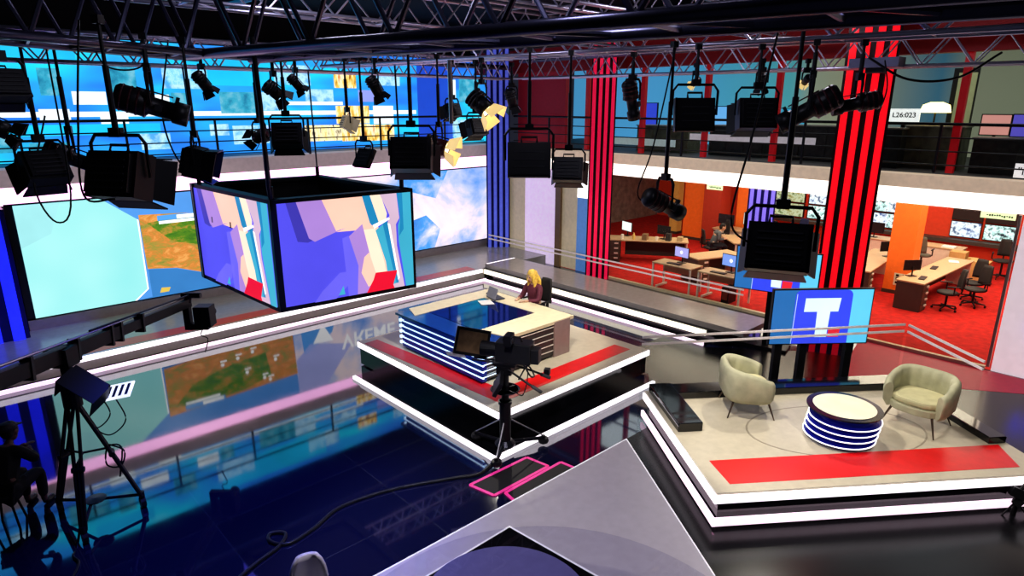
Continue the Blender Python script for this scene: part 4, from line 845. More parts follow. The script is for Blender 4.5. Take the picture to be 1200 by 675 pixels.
pm_ = thing('preview_monitor', 'black preview monitor hung low on the left of the studio camera', 'monitor', tuple(cl(-.22, -.05, 1.1)))
Mm = Mc @ Matrix.Translation((-.26, .02, 1.22)) @ Matrix.Rotation(.5, 4, 'X') @ Matrix.Rotation(.3, 4, 'Z')
q = MB(); q.add(*boxv((0, 0, 0), (.36, .06, .24)), Mm); q.build('housing', BLACK, pm_, bevel=.01)
q = MB(); q.tube([cl(-.1, 0, 1.32), cl(-.22, .02, 1.27)], .015); q.build('bracket', DARK, pm_)
cable('thin black cable dangling at the right of the studio camera', [tuple(cl(.12, -.2, 1.6)), tuple(cl(.32, -.25, 1.2)), tuple(cl(.26, -.2, .85)), tuple(cl(.12, -.1, .95))], .008, name='camera_cable')
cable('black cable tangle wrapped under the camera head', [tuple(cl(-.1, -.3, 1.5)), tuple(cl(-.15, -.42, 1.35)), tuple(cl(.05, -.42, 1.28)), tuple(cl(.12, -.3, 1.38)), tuple(cl(.0, -.2, 1.2))], .012, name='camera_cable')
cable('black floor cable running from the camera pedestal to a coil at lower left', [(5.43, 6.2, .02), (5.1, 6.12, .02), (4.76, 6.29, .02), (4.01, 6.63, .02), (3.32, 6.75, .02), (2.85, 6.58, .02), (2.5, 6.52, .02), (2.36, 6.70, .02), (2.42, 6.84, .02), (2.55, 6.72, .02), (2.4, 6.55, .02), (2.08, 6.44, .02), (1.8, 6.3, .02), (1.5, 6.0, .02)], .022, 120, 'floor_cable', mat('cable_rubber', (.02, .02, .022), .4))

# ------------------------------------------------------------------ jib at left
jt = thing('jib_tripod', 'tall black tripod carrying the camera jib at left', 'tripod', (.95, 8.6, 0))
apex = V(.95, 8.58, 1.72)
feet = ((.66, 9.10), (.76, 8.20), (1.46, 8.52))
for fx, fy in feet:
    q = MB(); f_ = V(fx, fy, .16); s_ = V(-(fy-8.6), fx-.95, 0).normalized()*.05
    q.cyl(apex+s_, f_+s_*.5+V(0, 0, .0), .022, n=8); q.cyl(apex-s_, f_-s_*.5, .022, n=8); m_ = apex.lerp(f_, .55); q.cyl(m_-s_*1.3, m_+s_*1.3, .035, n=8); q.cyl(apex.lerp(f_, .5), f_, .026, n=8); q.build('leg', BLACK, jt)
    q = MB(); q.cyl((fx-.03, fy, .07), (fx+.03, fy, .07), .07, n=14); q.cyl((fx, fy, .07), (fx, fy, .22), .035, n=8); q.build('caster', BLACK, jt)
    q = MB(); q.cyl((.95, 8.6, .30), (fx, fy, .18), .020, n=8); q.build('spreader_arm', BLACK, jt)
    q = MB(); m_ = apex.lerp(f_, .5); q.cyl((.95, 8.6, .95), m_, .014, n=6); q.build('mid_brace', BLACK, jt)
MB().lathe([(0, 0), (.11, 0), (.12, .02), (0, .03)], (.98, 8.58, .29), 12).build('spreader_plate', DARK, jt)
q = MB(); q.cyl(apex-V(0, 0, .14), apex+V(0, 0, .12), .10, n=14); q.cyl(apex+V(0, 0, .1), apex+V(0, 0, .52), .06, n=12); q.build('head', BLACK, jt)
jb = thing('camera_jib', 'long black jib arm reaching from the left edge towards the screens', 'jib', (.95, 8.55, 2.24))
Ra, Ti = V(-.45, 7.0, 2.46), V(2.95, 10.72, 1.95); ax = (Ti-Ra).normalized(); sd2 = V(ax.y, -ax.x, 0).normalized(); up2 = sd2.cross(ax)
def beam(mb, a, b_, w, h):
    a = Vector(a); b_ = Vector(b_); d = (b_-a); L_ = d.length; d.normalize(); s_ = V(d.y, -d.x, 0).normalized(); u_ = s_.cross(d)
    M_ = Matrix(((s_.x, d.x, u_.x, 0), (s_.y, d.y, u_.y, 0), (s_.z, d.z, u_.z, 0), (0, 0, 0, 1))); M_.translation = (a+b_)/2
    return mb.add(*boxv((0, 0, 0), (w, L_, h)), M_)
beam(MB(), Ra, Ra.lerp(Ti, .62), .10, .17).build('main_boom', BLACK, jb)
beam(MB(), Ra.lerp(Ti, .58), Ti, .085, .13).build('front_boom', BLACK, jb)
for k, (a, b_) in enumerate(((0, .62), (.5, 1.))):
    q = MB(); q.cyl(Ra.lerp(Ti, a)+up2*.16+sd2*.03, Ra.lerp(Ti, b_)+up2*.13+sd2*.03, .014, n=8); q.build('tension_rod', STEEL if k == 0 else DARK, jb)
q = MB(); q.cyl(Ra+up2*.13-sd2*.03, Ti+up2*.09-sd2*.03, .012, n=8); q.build('tension_rod', STEEL, jb)
for f_ in (.30, .45, .58, .62, .72):
    q = MB(); beam(q, Ra.lerp(Ti, f_)-ax*.02, Ra.lerp(Ti, f_)+ax*.02, .13, .26); q.build('clamp_bracket', mat('clamp_grey', (.05, .05, .055), .3, .5), jb)
MB().box((.93, 8.55, 2.22), (.20, .26, .22), (0, 0, .8)).build('pivot_block', BLACK, jb)
rh = thing('remote_camera_head', 'black camera in a remote head hung from the tip of the jib', 'camera', tuple(Ti))
q = MB(); q.cyl(Ti-ax*.05, Ti+V(0, 0, .14), .06, n=12); q.cyl(Ti+V(0, 0, .12)-sd2*.1, Ti+V(0, 0, .12)+sd2*.2, .045, n=10); q.build('pan_motor', DARK, rh)
q = MB(); q.box(Ti-sd2*.05+V(0, 0, -.22), (.10, .10, .46), (0, 0, .85)); q.box(Ti+sd2*.1+V(0, 0, -.40), (.34, .10, .10), (0, 0, -.72)); q.build('cradle', BLACK, rh)
q = MB(); q.box(Ti+sd2*.22+V(0, 0, -.22), (.24, .26, .34), (0, 0, .85)); q.build('camera_body', BLACK, rh, bevel=.012)
q = MB(); q.cyl(Ti+sd2*.18+V(0, 0, -.22)+ax*.1, Ti+sd2*.18+V(0, 0, -.22)+ax*.34, .08, n=16); q.build('lens', BLACK, rh)
cable('thin cable dangling under the camera on the jib tip', [tuple(Ti+sd2*.2+V(0, 0, -.38)), tuple(Ti+sd2*.12+V(0, 0, -.55)), tuple(Ti+sd2*.22+V(0, 0, -.62)), tuple(Ti+sd2*.15+V(0, 0, -.85))], .008, name='jib_cable')
# operator monitor with hood, lit keypad
hm = thing('hooded_monitor', 'black hooded monitor clamped to the jib tripod', 'monitor', (1.15, 8.45, 1.80))
r_ = V(.73, -.684, 0); fz = V(.684, .73, 0)
Mh = Matrix(((r_.x, fz.x, 0, 1.13), (r_.y, fz.y, 0, 8.38), (0, 0, 1, 1.88), (0, 0, 0, 1))) @ Matrix.Rotation(.62, 4, 'Y') @ Matrix.Rotation(.5, 4, 'X')
q = MB(); q.add(*boxv((0, 0, 0), (.44, .06, .34)), Mh); q.build('housing', BLACK, hm, bevel=.01)
q = MB()
for c, d_ in (((0, -.14, .17), (.46, .24, .012)), ((.22, -.14, 0), (.012, .24, .34)), ((-.22, -.14, 0), (.012, .24, .34))): q.add(*boxv(c, d_), Mh)
q.build('hood', BLACK, hm)
q = MB(); q.tube([(1.13, 8.4, 1.85), (1.05, 8.5, 1.75), (.97, 8.57, 1.72)], .025); q.build('clamp_arm', BLACK, hm)
kp = thing('lit_keypad', 'white lit keypad panel sticking out right of the hooded monitor', 'keypad', (1.38, 8.45, 1.66))
Mk = Matrix(((r_.x, fz.x, 0, 1.40), (r_.y, fz.y, 0, 8.42), (0, 0, 1, 1.68), (0, 0, 0, 1))) @ Matrix.Rotation(-.22, 4, 'Y') @ Matrix.Rotation(.55, 4, 'X')
q = MB(); q.add(*boxv((0, 0, 0), (.34, .22, .02)), Mk); q.build('panel', mat('keypad_lit', (.80, .85, 1), .4, emit=.9), kp)
q = MB()
for k in range(4): q.add(*boxv((-.12+.08*k, 0, .012), (.035, .16, .006)), Mk)
q.build('key_rows', mat('keypad_dark', (.05, .06, .12), .4), kp)
q = MB(); q.tube([(1.32, 8.48, 1.66), (1.1, 8.55, 1.68), (.97, 8.58, 1.70)], .015); q.build('bracket', BLACK, kp)
cable('black cable loop hanging below the lit keypad', [(1.35, 8.45, 1.62), (1.42, 8.42, 1.3), (1.25, 8.5, 1.12), (1.1, 8.55, 1.25), (1.0, 8.58, 1.5)], .008, name='jib_cable')
cable('second black cable loop beside the jib tripod head', [(1.2, 8.5, 1.7), (1.28, 8.48, 1.4), (1.12, 8.52, 1.25), (1.02, 8.55, 1.45)], .008, name='jib_cable')
cable('black cable coil hung on the right tripod leg', [(1.22, 8.55, .98), (1.36, 8.52, .85), (1.30, 8.53, .66), (1.16, 8.55, .72), (1.2, 8.55, .95), (1.34, 8.53, .9), (1.27, 8.53, .52)], .010, name='jib_cable')
cable('black cable trailing on the floor from the jib tripod', [(.85, 8.4, .5), (.68, 8.2, .02), (.6, 8.0, .02), (.62, 7.8, .02), (.45, 7.5, .02), (.1, 7.2, .02)], .014, name='jib_cable')

# ------------------------------------------------------------------ foreground
slab = thing('grey_platform', 'smooth grey pointed platform in the foreground with bright thin edges', 'platform', (5.1, 4.2, 0))
sp = [(7.0, 5.01), (2.74, 5.05), (2.6, 3.0), (3.4, .4), (4.3, 1.0), (5.37, 2.64)]
MB().prism(sp[::-1], .26, .30).build('top', mat('lavender_grey_laminate', (.52, .48, .52), .28, var=.04), slab)
MB().prism([(x*.985+.05, y*.985+.05) for x, y in sp][::-1], 0, .26).build('plinth', BLACKG, slab)
e = MB(); e.mat(0)
for i in (0, 5):
    a, b_ = V(*sp[i], .30), V(*sp[(i+1) % 6], .30); e.cyl(a, b_, .009, n=6)
e.build('edge_trim', mat('bright_trim', (.85, .82, .85), .3, emit=.35), slab)
tt = thing('angular_table', 'black three sided table with bright edges and violet round inset in the foreground', 'table', (3.4, 3.7, .3))
tri = [(4.13, 4.44), (1.9, 4.42), (1.8, 2.0), (4.35, 2.0)]
MB().prism(tri[::-1], .50, .55).build('top', BLACKG, tt)
e = MB()
for a, b_ in ((0, 1), (3, 0)): e.cyl((*tri[a], .55), (*tri[b_], .55), .010, n=6)
e.build('edge_trim', MATS['bright_trim'], tt)
MB().prism([(3.7, 4.0), (3.0, 4.0), (2.9, 2.6), (3.7, 2.6)][::-1], .30, .50).build('base', BLACK, tt)
MB().lathe([(0, 0), (.80, 0), (.80, .012), (0, .012)], (3.32, 3.62, .56), 64).build('round_inset', mat('violet_grey_satin', (.17, .16, .34), .3), tt)
gt = thing('glass_table_top', 'large clear round glass top above the black angular table', 'glass top', (2.85, 2.6, .78))
MB().lathe([(1.88, 0), (1.885, .008), (1.88, .016), (0, .016)], (2.87, 2.6, .78), 96).build('disc', glass('table_glass', (.90, .90, .94), 0., .22), gt)
for a in (.2, 2.2, 4.2): MB().cyl((2.9+.8*math.cos(a), 2.9+.8*math.sin(a), .56), (2.9+.8*math.cos(a), 2.9+.8*math.sin(a), .79), .03, n=12).build('standoff', STEEL, gt)
fc = thing('swivel_chair', 'grey white rounded chair back at the bottom edge left of the platform', 'chair', (1.95, 4.85, 0))
q = MB(); n = 9
vs = [(.20*math.sin((i/(n-1)-.5)*2.0)*(1-.55*(k/7)**4), .06*math.cos((i/(n-1)-.5)*2.4)-.05*(k/7), .45+.50*k/7) for k in range(8) for i in range(n)]
q.add(vs, [(k*n+i, k*n+i+1, (k+1)*n+i+1, (k+1)*n+i) for k in range(7) for i in range(n-1)])
o = q.build('backrest', mat('pale_grey_shell', (.50, .47, .52), .4), fc, world=False, smooth=True); o.modifiers.new('t', 'SOLIDIFY').thickness = .035
MB().lathe([(0, .42), (.2, .42), (.22, .44), (.2, .47), (0, .48)], (0, -.18, 0), 24).build('seat', mat('pale_grey_shell', (.5, .47, .52)), fc, world=False)
MB().cyl((0, -.18, .05), (0, -.18, .42), .025, n=10).build('column', STEEL, fc, world=False); MB().lathe([(0, 0), (.22, 0), (.22, .015), (.04, .05), (0, .05)], (0, -.18, 0), 24).build('base', STEEL, fc, world=False)
fc.location = (2.08, 5.02, 0); fc.rotation_euler = (0, 0, math.radians(-20))
# pink taped plates on the floor
PINK = mat('pink_tape', (.85, .05, .32), .5, emit=.35); PLATE = mat('charcoal_mat', (.02, .018, .02), .6)
def plate(label, pts):
    t = thing('floor_mat', label, 'mat', (sum(p[0] for p in pts)/4, sum(p[1] for p in pts)/4, 0))
    MB().prism(pts, .002, .008).build('sheet', PLATE, t); q = MB()
    for i in range(4):
        a, b_ = V(*pts[i], .010), V(*pts[(i+1) % 4], .010); beam(q, a, b_, .045, .006)
    q.build('tape_edge', PINK, t)
plate('dark floor mat edged with pink tape, the upper left of two', [(4.85, 6.01), (4.93, 5.60), (5.98, 5.61), (5.92, 5.99)])
plate('dark floor mat edged with pink tape beside the grey platform', [(5.08, 5.545), (5.02, 5.20), (6.22, 5.30), (6.19, 5.56)])

# small black stand at the right edge
rs = thing('floor_stand', 'small black clamp stand at the right picture edge before the guest platform', 'stand', (9.75, .92, 0))
q = MB(); q.cyl((9.52, .80, .0), (9.52, .80, .34), .03, n=8); q.build('pole', BLACK, rs); q = MB(); q.box((9.52, .80, .30), (.10, .16, .12), (.3, .2, .4)); q.box((9.54, .78, .18), (.14, .1, .10), (.5, .2, .1)); q.build('clamp', BLACK, rs)
q = MB(); q.tube([(9.52, .80, .32), (9.64, .73, .46), (9.80, .65, .54)], .022); q.build('arm', BLACK, rs)
for k in range(3):
    a = 2*PI*k/3+.5; q = MB(); q.cyl((9.52, .80, .18), (9.52+.18*math.cos(a), .80+.18*math.sin(a), 0), .012, n=6); q.build('leg', BLACK, rs)

# ------------------------------------------------------------------ newsroom
DT = mat('desk_top_wood', (.52, .38, .22), .4); DB = mat('desk_body_brown', (.07, .055, .045), .5); DLEG = mat('desk_leg_white', (.72, .66, .55), .4)
def screen(label, loc, rz, w=.5, col='blue', group='newsroom monitors', name='computer_monitor', stand=True):
    t = thing(name, label, 'monitor', loc, group, rz); z = .16
    h = w*.58
    MB().box((0, .02, z+h/2), (w, .03, h)).build('housing', BLACK, t, world=False)
    m_ = {'blue': led('pc_blue', (.22, .34, .80)), 'white': led('pc_white', (.85, .88, .85)), 'off': mat('pc_off', (.02, .02, .025), .2), 'lilac': led('pc_lilac', (.42, .40, .80))}[col]
    q = MB(); q.box((0, .002, z+h/2), (w*.94, .008, h*.92)); q.build('display', m_, t, world=False)
    if col in ('blue', 'lilac'): q = MB(); q.lathe([(0, 0), (.05, 0)], (0, 0, 0), 10, Matrix.Translation((0, -.005, z+h*.5)) @ Matrix.Rotation(PI/2, 4, 'X')); q.add([(-.06, -.004, z+h*.5), (.06, -.004, z+h*.5), (0, -.004, z+h*.30)], [(0, 1, 2)]); q.build('screen_emblem', led('vw_white', (1, 1, 1)), t, world=False)
    q = MB(); q.cyl((0, .05, .01), (0, .05, z+h*.4), .018, n=8); q.box((0, .03, .008), (.22, .16, .016)); q.build('stand', BLACK, t, world=False)
    return t
def keyb(label, loc, rz):
    t = tag(MB().box((0, 0, .012), (.42, .14, .022)).build('keyboard', BLACK), label, 'keyboard', 'newsroom keyboards'); t.location = loc; t.rotation_euler = (0, 0, rz)
def open_desk(label, x0_, x1_, y0_, y1_):
    t = thing('office_desk', label, 'desk', ((x0_+x1_)/2, (y0_+y1_)/2, 0), 'newsroom desks')
    MB().box(((x0_+x1_)/2, (y0_+y1_)/2, .735), (x1_-x0_, y1_-y0_, .03)).build('desktop', DT, t)
    for x in (x0_+.03, x1_-.03):
        for y in (y0_+.03, y1_-.03): MB().box((x, y, .36), (.045, .045, .72)).build('leg', DLEG, t)
    MB().box((x1_-.06, (y0_+y1_)/2, .55), (.02, y1_-y0_-.1, .3)).build('modesty_panel', mat('panel_beige', (.45, .34, .2), .5), t)
    MB().box(((x0_+x1_)/2, y1_-.15, .06), (x1_-x0_-.1, .05, .05)).build('foot_rail', DLEG, t)
    return t
open_desk('small white legged desk with lilac screen just behind the glass, left one', 15.0, 15.62, 8.95, 10.2)
open_desk('small white legged desk with blue screen just behind the glass, right one', 15.0, 15.62, 7.5, 8.75)
for lab, x, y, rz, w, c in (('lilac lit screen on the left small desk behind the glass', 15.45, 9.55, -PI/2-.15, .50, 'lilac'), ('blue lit screen on the right small desk behind the glass', 15.45, 8.05, -PI/2-.1, .56, 'blue')): screen(lab, (x, y, .75), rz, w, c)
keyb('black keyboard before the lilac screen', (15.2, 9.6, .75), PI/2); keyb('black keyboard before the blue screen', (15.2, 8.25, .75), PI/2)
tw = thing('computer_tower', 'dark computer tower on the carpet under the right small desk', 'computer', (15.3, 7.95, 0)); MB().box((15.3, 7.95, .21), (.42, .2, .42)).build('case', DARK, tw); MB().box((15.08, 7.95, .25), (.01, .16, .3)).build('front_panel', mat('tower_red', (.2, .03, .02), .4), tw)
def solid_desk(label, c, w, d, rz, drawers=True, h=.75):
    t = thing('office_desk', label, 'desk', (c[0], c[1], 0), 'newsroom desks', rz)
    MB().box((0, 0, h-.015), (w, d, .035)).build('desktop', DT, t, world=False)
    MB().box((-w/2+.22, 0, h/2-.02), (.42, d-.06, h-.04)).build('pedestal', DB, t, world=False)
    if drawers:
        for k in range(4):
            q = MB().box((-w/2+.22, -d/2+.02, .12+.165*k), (.40, .02, .15)).build('drawer', mat('drawer_brown', (.09, .07, .05), .45), t, world=False)
            MB().box((-w/2+.30, -d/2+.0, .14+.165*k), (.13, .03, .045)).build('handle', mat('drawer_handle', (.75, .7, .6), .3), q, world=False)
    MB().box((w*.1, d/2-.04, h*.5), (w*.8-.1, .03, h*.7)).build('modesty_panel', DB, t, world=False)
    MB().box((w/2-.05, 0, h/2-.02), (.05, d-.1, h-.04)).build('end_leg', DLEG, t, world=False)
    return t
solid_desk('long tan desk with drawer pedestal at right behind the glass', (19.9, 4.42), 3.9, .66, math.radians(-3))
screen('dark monitor standing edge on at the near end of the long tan desk', (18.6, 4.70, .75), PI/2+.9, .46, 'off'); keyb('black keyboard at the near end of the long tan desk', (18.55, 4.40, .75), .1); keyb('dark pad lying mid way on the long tan desk', (20.0, 4.52, .75), .1)
tag(MB().box((21.2, 4.35, .765), (.32, .24, .02), (0, 0, .3)).build('paper_stack', WHITE), 'white papers at the far end of the long tan desk', 'paper')
solid_desk('brown desk left of the orange pillar behind the red column', (19.9, 6.05), 3.3, .75, math.radians(4))
keyb('black keyboard on the brown desk left of the orange pillar', (18.8, 5.95, .75), .1); screen('dark monitor at far end of the brown desk beside the orange pillar', (20.6, 5.9, .75), PI-.6, .5, 'off')
solid_desk('far desk below the screens left of the orange pillar', (23.5, 7.0), .7, 2.0, math.radians(180), False); screen('dark monitor on the far desk below the screens', (23.4, 7.2, .75), -PI/2, .6, 'off')
solid_desk('far desk below the screens right of the orange pillar', (23.5, 5.25), .7, 1.3, math.radians(180), False); tag(MB().box((23.4, 5.0, .77), (.3, .35, .04)).build('paper_stack', WHITE), 'white papers on the far desk right of the orange pillar', 'paper')
office_chair('mesh office chair behind the long tan desk, nearest the glass', (18.75, 3.85, 0), math.radians(30), 'newsroom chairs'); office_chair('mesh office chair with high back, beside the long tan desk', (20.3, 3.65, 0), math.radians(75), 'newsroom chairs'); office_chair('second office chair pulled up to the far side of the long tan desk', (19.6, 3.45, 0), math.radians(60), 'newsroom chairs'); office_chair('lone office chair before the red wall far right', (23.5, 3.6, 0), math.radians(100), 'newsroom chairs', .55)
office_chair('office chair with tall back before the far desk beside the orange pillar', (22.4, 5.45, 0), math.radians(-90), 'newsroom chairs', .6, mat('olive_grey_fabric', (.13, .12, .09), .8))
# orange pillars
OR = mat('orange_pillar', (.85, .17, .02), .6, emit=.12)
for lab, x, y, w, m_ in (('bright orange square pillar right of the red column', 19.7, 5.22, .62, OR), ('orange pillar at far left of the newsroom', 22.3, 13.1, .9, OR), ('dark red pillar beside the far left orange pillar', 21.8, 12.15, .7, mat('dark_red_pillar', (.42, .045, .02), .6, emit=.05)), ('yellow edged pillar at far left of the newsroom', 22.5, 14.3, .35, mat('yellow_pillar', (.70, .42, .10), .6, emit=.1)), ('orange pillar under the green sign at left', 22.5, 11.1, .8, OR)):
    t = thing('newsroom_pillar', lab, 'pillar', (x, y, 0), 'newsroom pillars'); MB().box((x, y, 1.7), (w, w, 3.4)).build('shaft', m_, t); MB().box((x, y, .05), (w+.03, w+.03, .1)).build('skirting', DB, t)
nt_ = thing('notice_sheet', 'small white notice with black symbols low on the orange pillar', 'notice', (19.38, 5.2, .4)); MB().box((19.375, 5.12, .42), (.01, .32, .34)).build('sheet', mat('notice_cream', (.8, .72, .5), .5), nt_)
q = MB(); [q.box((19.367, 5.12+dy, .42+dz), (.006, .07, .06)) for dy in (-.08, .08) for dz in (-.09, .02, .11)]; q.build('symbols', BLACK, nt_)
column('blue ribbed light column inside the newsroom', 19.0, 9.1, -1.1, .8, .3, 3.4, None, 4, mat('lilac_blue_strip', (.16, .14, .70), .3, emit=.6), DBLUE, 0.)
# bank of screens on the back wall
TVM = [ledramp('tv_a', ((.35, (.05, .10, .30)), (.46, (.75, .85, .95)), (.55, (.9, .95, 1)), (.66, (.10, .15, .25))), 5., 1., 4), ledramp('tv_b', ((.38, (.02, .03, .04)), (.48, (.6, .9, .85)), (.58, (.95, 1, 1)), (.68, (.1, .2, .2))), 6., 1., 4), ledramp('tv_c', ((.35, (.3, .25, .05)), (.5, (.7, .75, .5)), (.62, (.2, .25, .1))), 6., .8, 4), mat('tv_dark', (.03, .02, .02), .4)]
k = 0
pos = ['second row', 'third row', 'bottom row', 'top row']
for col_, y in enumerate((11.3, 9.75, 8.2, 7.1, 5.15, 4.2)):
    for row, z in enumerate((.98, 1.55, 2.12)):
        w = 1.42 if y > 8 else (1.0 if y > 6 else .88)
        t = thing('wall_screen', '%s wall screen, %s column from the left of the newsroom screen bank' % (('bottom', 'middle', 'top')[row], ('first', 'second', 'third', 'fourth', 'fifth', 'last')[col_]), 'screen', (25.85, y, z-.26), 'newsroom wall screens')
        MB().box((25.86, y, z), (.08, w, .54)).build('housing', BLACK, t); MB().box((25.815, y, z), (.01, w*.95, .49)).build('display', TVM[3] if (y < 6 and row == 1) else TVM[2] if y > 11 else TVM[(col_+row) % 2], t)
tag(MB().box((25.7, 8, .60), (.5, 9, .12)).build('wall_shelf', DB), 'long dark shelf under the newsroom screen bank', 'shelf')
# exit signs hung from the newsroom ceiling
SG = mat('exit_sign_green', (.55, .75, .45), .4, emit=.6)
for lab, x, y, w in (('pale green hanging sign with dark lettering at far right of the newsroom', 18, 3.02, .66), ('pale green hanging sign with dark lettering at left of the newsroom', 18, 10.15, .52)):
    t = thing('hanging_sign', lab, 'sign', (x, y, 2.5)); MB().box((x, y, 2.60), (.04, w, .15)).build('panel', SG, t); q = MB()
    random.seed(3)
    for k in range(11): q.box((x-.024, y-w*.40+k*w*.07, 2.60+random.uniform(-.012, .012)), (.006, w*.045, random.uniform(.018, .05)))
    q.build('lettering', BLACK, t)
    for s_ in (-1, 1): MB().cyl((x, y+s_*w*.4, 2.67), (x, y+s_*w*.4, 3.41), .006, n=6).build('hanger', BLACK, t)
# boxes
for lab, x, y, sx, h in (('tall brown carton at the far end of the long tan desk', 23.0, 4.62, .42, .75), ('square cream carton with dark print beside the brown carton', 22.6, 3.98, .5, .62), ('small pale carton between the brown and cream cartons', 23.0, 4.25, .25, .6)):
    t = thing('carton', lab, 'box', (x, y, 0)); MB().box((x, y, h/2), (sx, sx, h)).build('body', mat('carton_'+lab.split()[1], (.55, .36, .14) if 'brown' in lab else (.78, .62, .36), .7), t); q = MB(); q.box((x-sx/2-.003, y, h*.55), (.004, sx*.35, .05)); q.box((x-sx/2-.003, y, h*.55), (.004, .05, .18)); q.build('print', BLACK, t)
# cluttered desks at left of the newsroom
solid_desk('wide cluttered dark desk at left of the newsroom', (17.6, 12.2), 2.6, .8, math.radians(-55)); solid_desk('desk in front of the person in grey shirt', (19.75, 10.15), 1.5, .7, math.radians(-133), False); solid_desk('brown desk behind the small blue screen', (17.1, 9.5), 1.7, .75, math.radians(-20))
screen('white lit monitor at the left end of the cluttered desk', (17.5, 13.0, .75), -PI/2-.3, .55, 'white'); screen('white lit monitor behind the person in grey shirt', (21.5, 10.6, .75), -PI/2-.3, .75, 'white'); screen('dark monitor left of the far white monitor', (21.2, 11.4, .75), -PI/2, .6, 'off'); screen('dark monitor right of the far white monitor', (21.2, 9.8, .75), -PI/2-.2, .6, 'off'); screen('dark monitor on the cluttered desk', (17.9, 11.8, .75), -PI/2, .5, 'off')
solid_desk('far desk carrying the white monitor behind the person', (21.4, 10.5), .8, 2.6, math.radians(180), False)
random.seed(11)
for k, (lab, cl_, hh) in enumerate((('tall white cup on the cluttered desk', (.8, .75, .65), .16), ('yellow bottle on the cluttered desk', (.7, .5, .15), .22), ('brown box file on the cluttered desk', (.25, .16, .08), .2), ('white mug at right end of the cluttered desk', (.85, .8, .7), .12), ('small dark speaker on the cluttered desk', (.04, .04, .04), .24), ('tan book pile on the cluttered desk', (.5, .38, .22), .14))):
    x, y = 16.95+k*.22, 12.75-k*.30; n_ = ('cup', 'bottle', 'box_file', 'mug', 'speaker', 'book_pile')[k]; q = MB()
    if k in (0, 1, 3): q.lathe([(0, 0), (.045, 0), (.05, hh*.6), (.025 if k == 1 else .05, hh*.8), (.025 if k == 1 else .048, hh), (0, hh)], (x, y, .75), 14)
    else: q.box((x, y, .75+hh/2), (.2, .16, hh), (0, 0, .3))
    tag(q.build(n_, mat('clutter_%d' % k, cl_, .5)), lab, n_.replace('_', ' '), 'clutter on the newsroom desk')
office_chair('office chair at left behind the crimson column', (16.2, 13.5, 0), math.radians(-60), 'newsroom chairs'); office_chair('office chair behind the desk of the far white monitor', (20.5, 11.2, 0), math.radians(60), 'newsroom chairs', .55); office_chair('office chair under the person in grey shirt', (19.2, 10.78, 0), math.radians(-133), 'newsroom chairs', .46)
office_chair('blue backed office chair beside the far white monitor', (22.3, 9.2, 0), math.radians(90), 'newsroom chairs', .62, mat('navy_fabric', (.02, .03, .10), .8))

# ------------------------------------------------------------------ upper office
UZ = 3.65
sg = thing('office_sign', 'white sign with black figures behind the rail right of the red column', 'sign', (16.6, 5.1, UZ))
MB().box((16.6, 4.86, 4.78), (.03, .62, .32)).build('panel', mat('sign_white', (.9, .9, .88), .5, emit=.8), sg); text_mesh('L26:023', .15, 'lettering', BLACK, sg, frame_M((16.575, 4.86, 4.80), (0, -1, 0), (0, 0, 1)))
MB().box((16.62, 4.86, 4.2), (.05, .08, 1.1)).build('post', BLACK, sg)
dl = thing('desk_lamp', 'glowing yellow desk lamp in the upper office', 'lamp', (17.0, 4.37, UZ+.93)); MB().lathe([(.10, 0), (.30, .0), (.26, .16), (.12, .22), (0, .22)], (17.0, 4.37, 4.86), 20).build('lamp_shade', mat('glowing_shade', (1, .75, .25), .4, emit=4.), dl); MB().cyl((17.0, 4.37, UZ+.93), (17.0, 4.37, 4.9), .02, n=8).build('stem', BLACK, dl); MB().lathe([(0, 0), (.1, 0), (.1, .03), (0, .04)], (17.0, 4.37, UZ+.93), 20).build('base', BLACK, dl)
UD = mat('dark_office_furniture', (.035, .032, .028), .5, var=.4); UDB = mat('olive_office_furniture', (.16, .15, .09), .6, var=.4, scale=5)
for lab, x, y, w, h, m_ in (('dark cabinet row behind the rail left of the yellow lamp', 16.6, 5.25, 1.0, .85, UD), ('olive counter under the yellow lamp', 17.0, 4.25, 1.1, .9, UDB), ('dark desk at the far right of the upper office', 16.6, 2.2, 2.4, .7, UD), ('dark desk in the upper office left of the red column', 17.2, 6.9, 2.0, .85, UD), ('dark desk in the middle of the upper office', 17.2, 9.0, 1.6, .8, UD), ('grey desk at the left of the upper office', 17.2, 11.4, 1.8, .75, UDB)):
    t = thing('office_cabinet', lab, 'cabinet', (x, y, UZ)); MB().box((x, y, UZ+h/2), (.7, w, h)).build('body', m_, t)
    MB().box((x, y, UZ+h+.015), (.76, w+.05, .03)).build('worktop', mat('office_worktop', (.3, .27, .22), .4), t)
    for k in range(3): MB().box((x-.36, y-w/2+w*(k+.5)/3, UZ+h*.5), (.015, w/3-.04, h*.85)).build('door', m_, t)
for lab, x, y, m_, w, h in (('violet glowing screen in the upper office far right', 16.6, 2.55, led('pc_violet', (.10, .08, .42)), .62, .42), ('pale pink glowing screen left of the violet screen', 16.9, 3.2, led('pc_pink', (.55, .25, .22)), .5, .40), ('cyan screen in the upper office left of the red column', 18.4, 8.3, led('pc_cyan', (.05, .30, .45)), 1.0, .6), ('pale blue screen in the upper office beside the crimson column', 18.0, 10.4, led('pc_sky', (.15, .4, .75)), 1.0, .7), ('blue box light in the upper office left of the crimson column', 18.0, 12.7, led('pc_deep', (.04, .07, .55)), .6, .9)):
    t = thing('office_screen', lab, 'screen', (x, y, UZ+.72)); MB().box((x, y, 4.62), (.06, w+.04, h+.04)).build('housing', BLACK, t); MB().box((x-.034, y, 4.62), (.01, w, h)).build('display', m_, t); MB().cyl((x+.02, y, UZ), (x+.02, y, 4.5), .03, n=8).build('stand', BLACK, t)
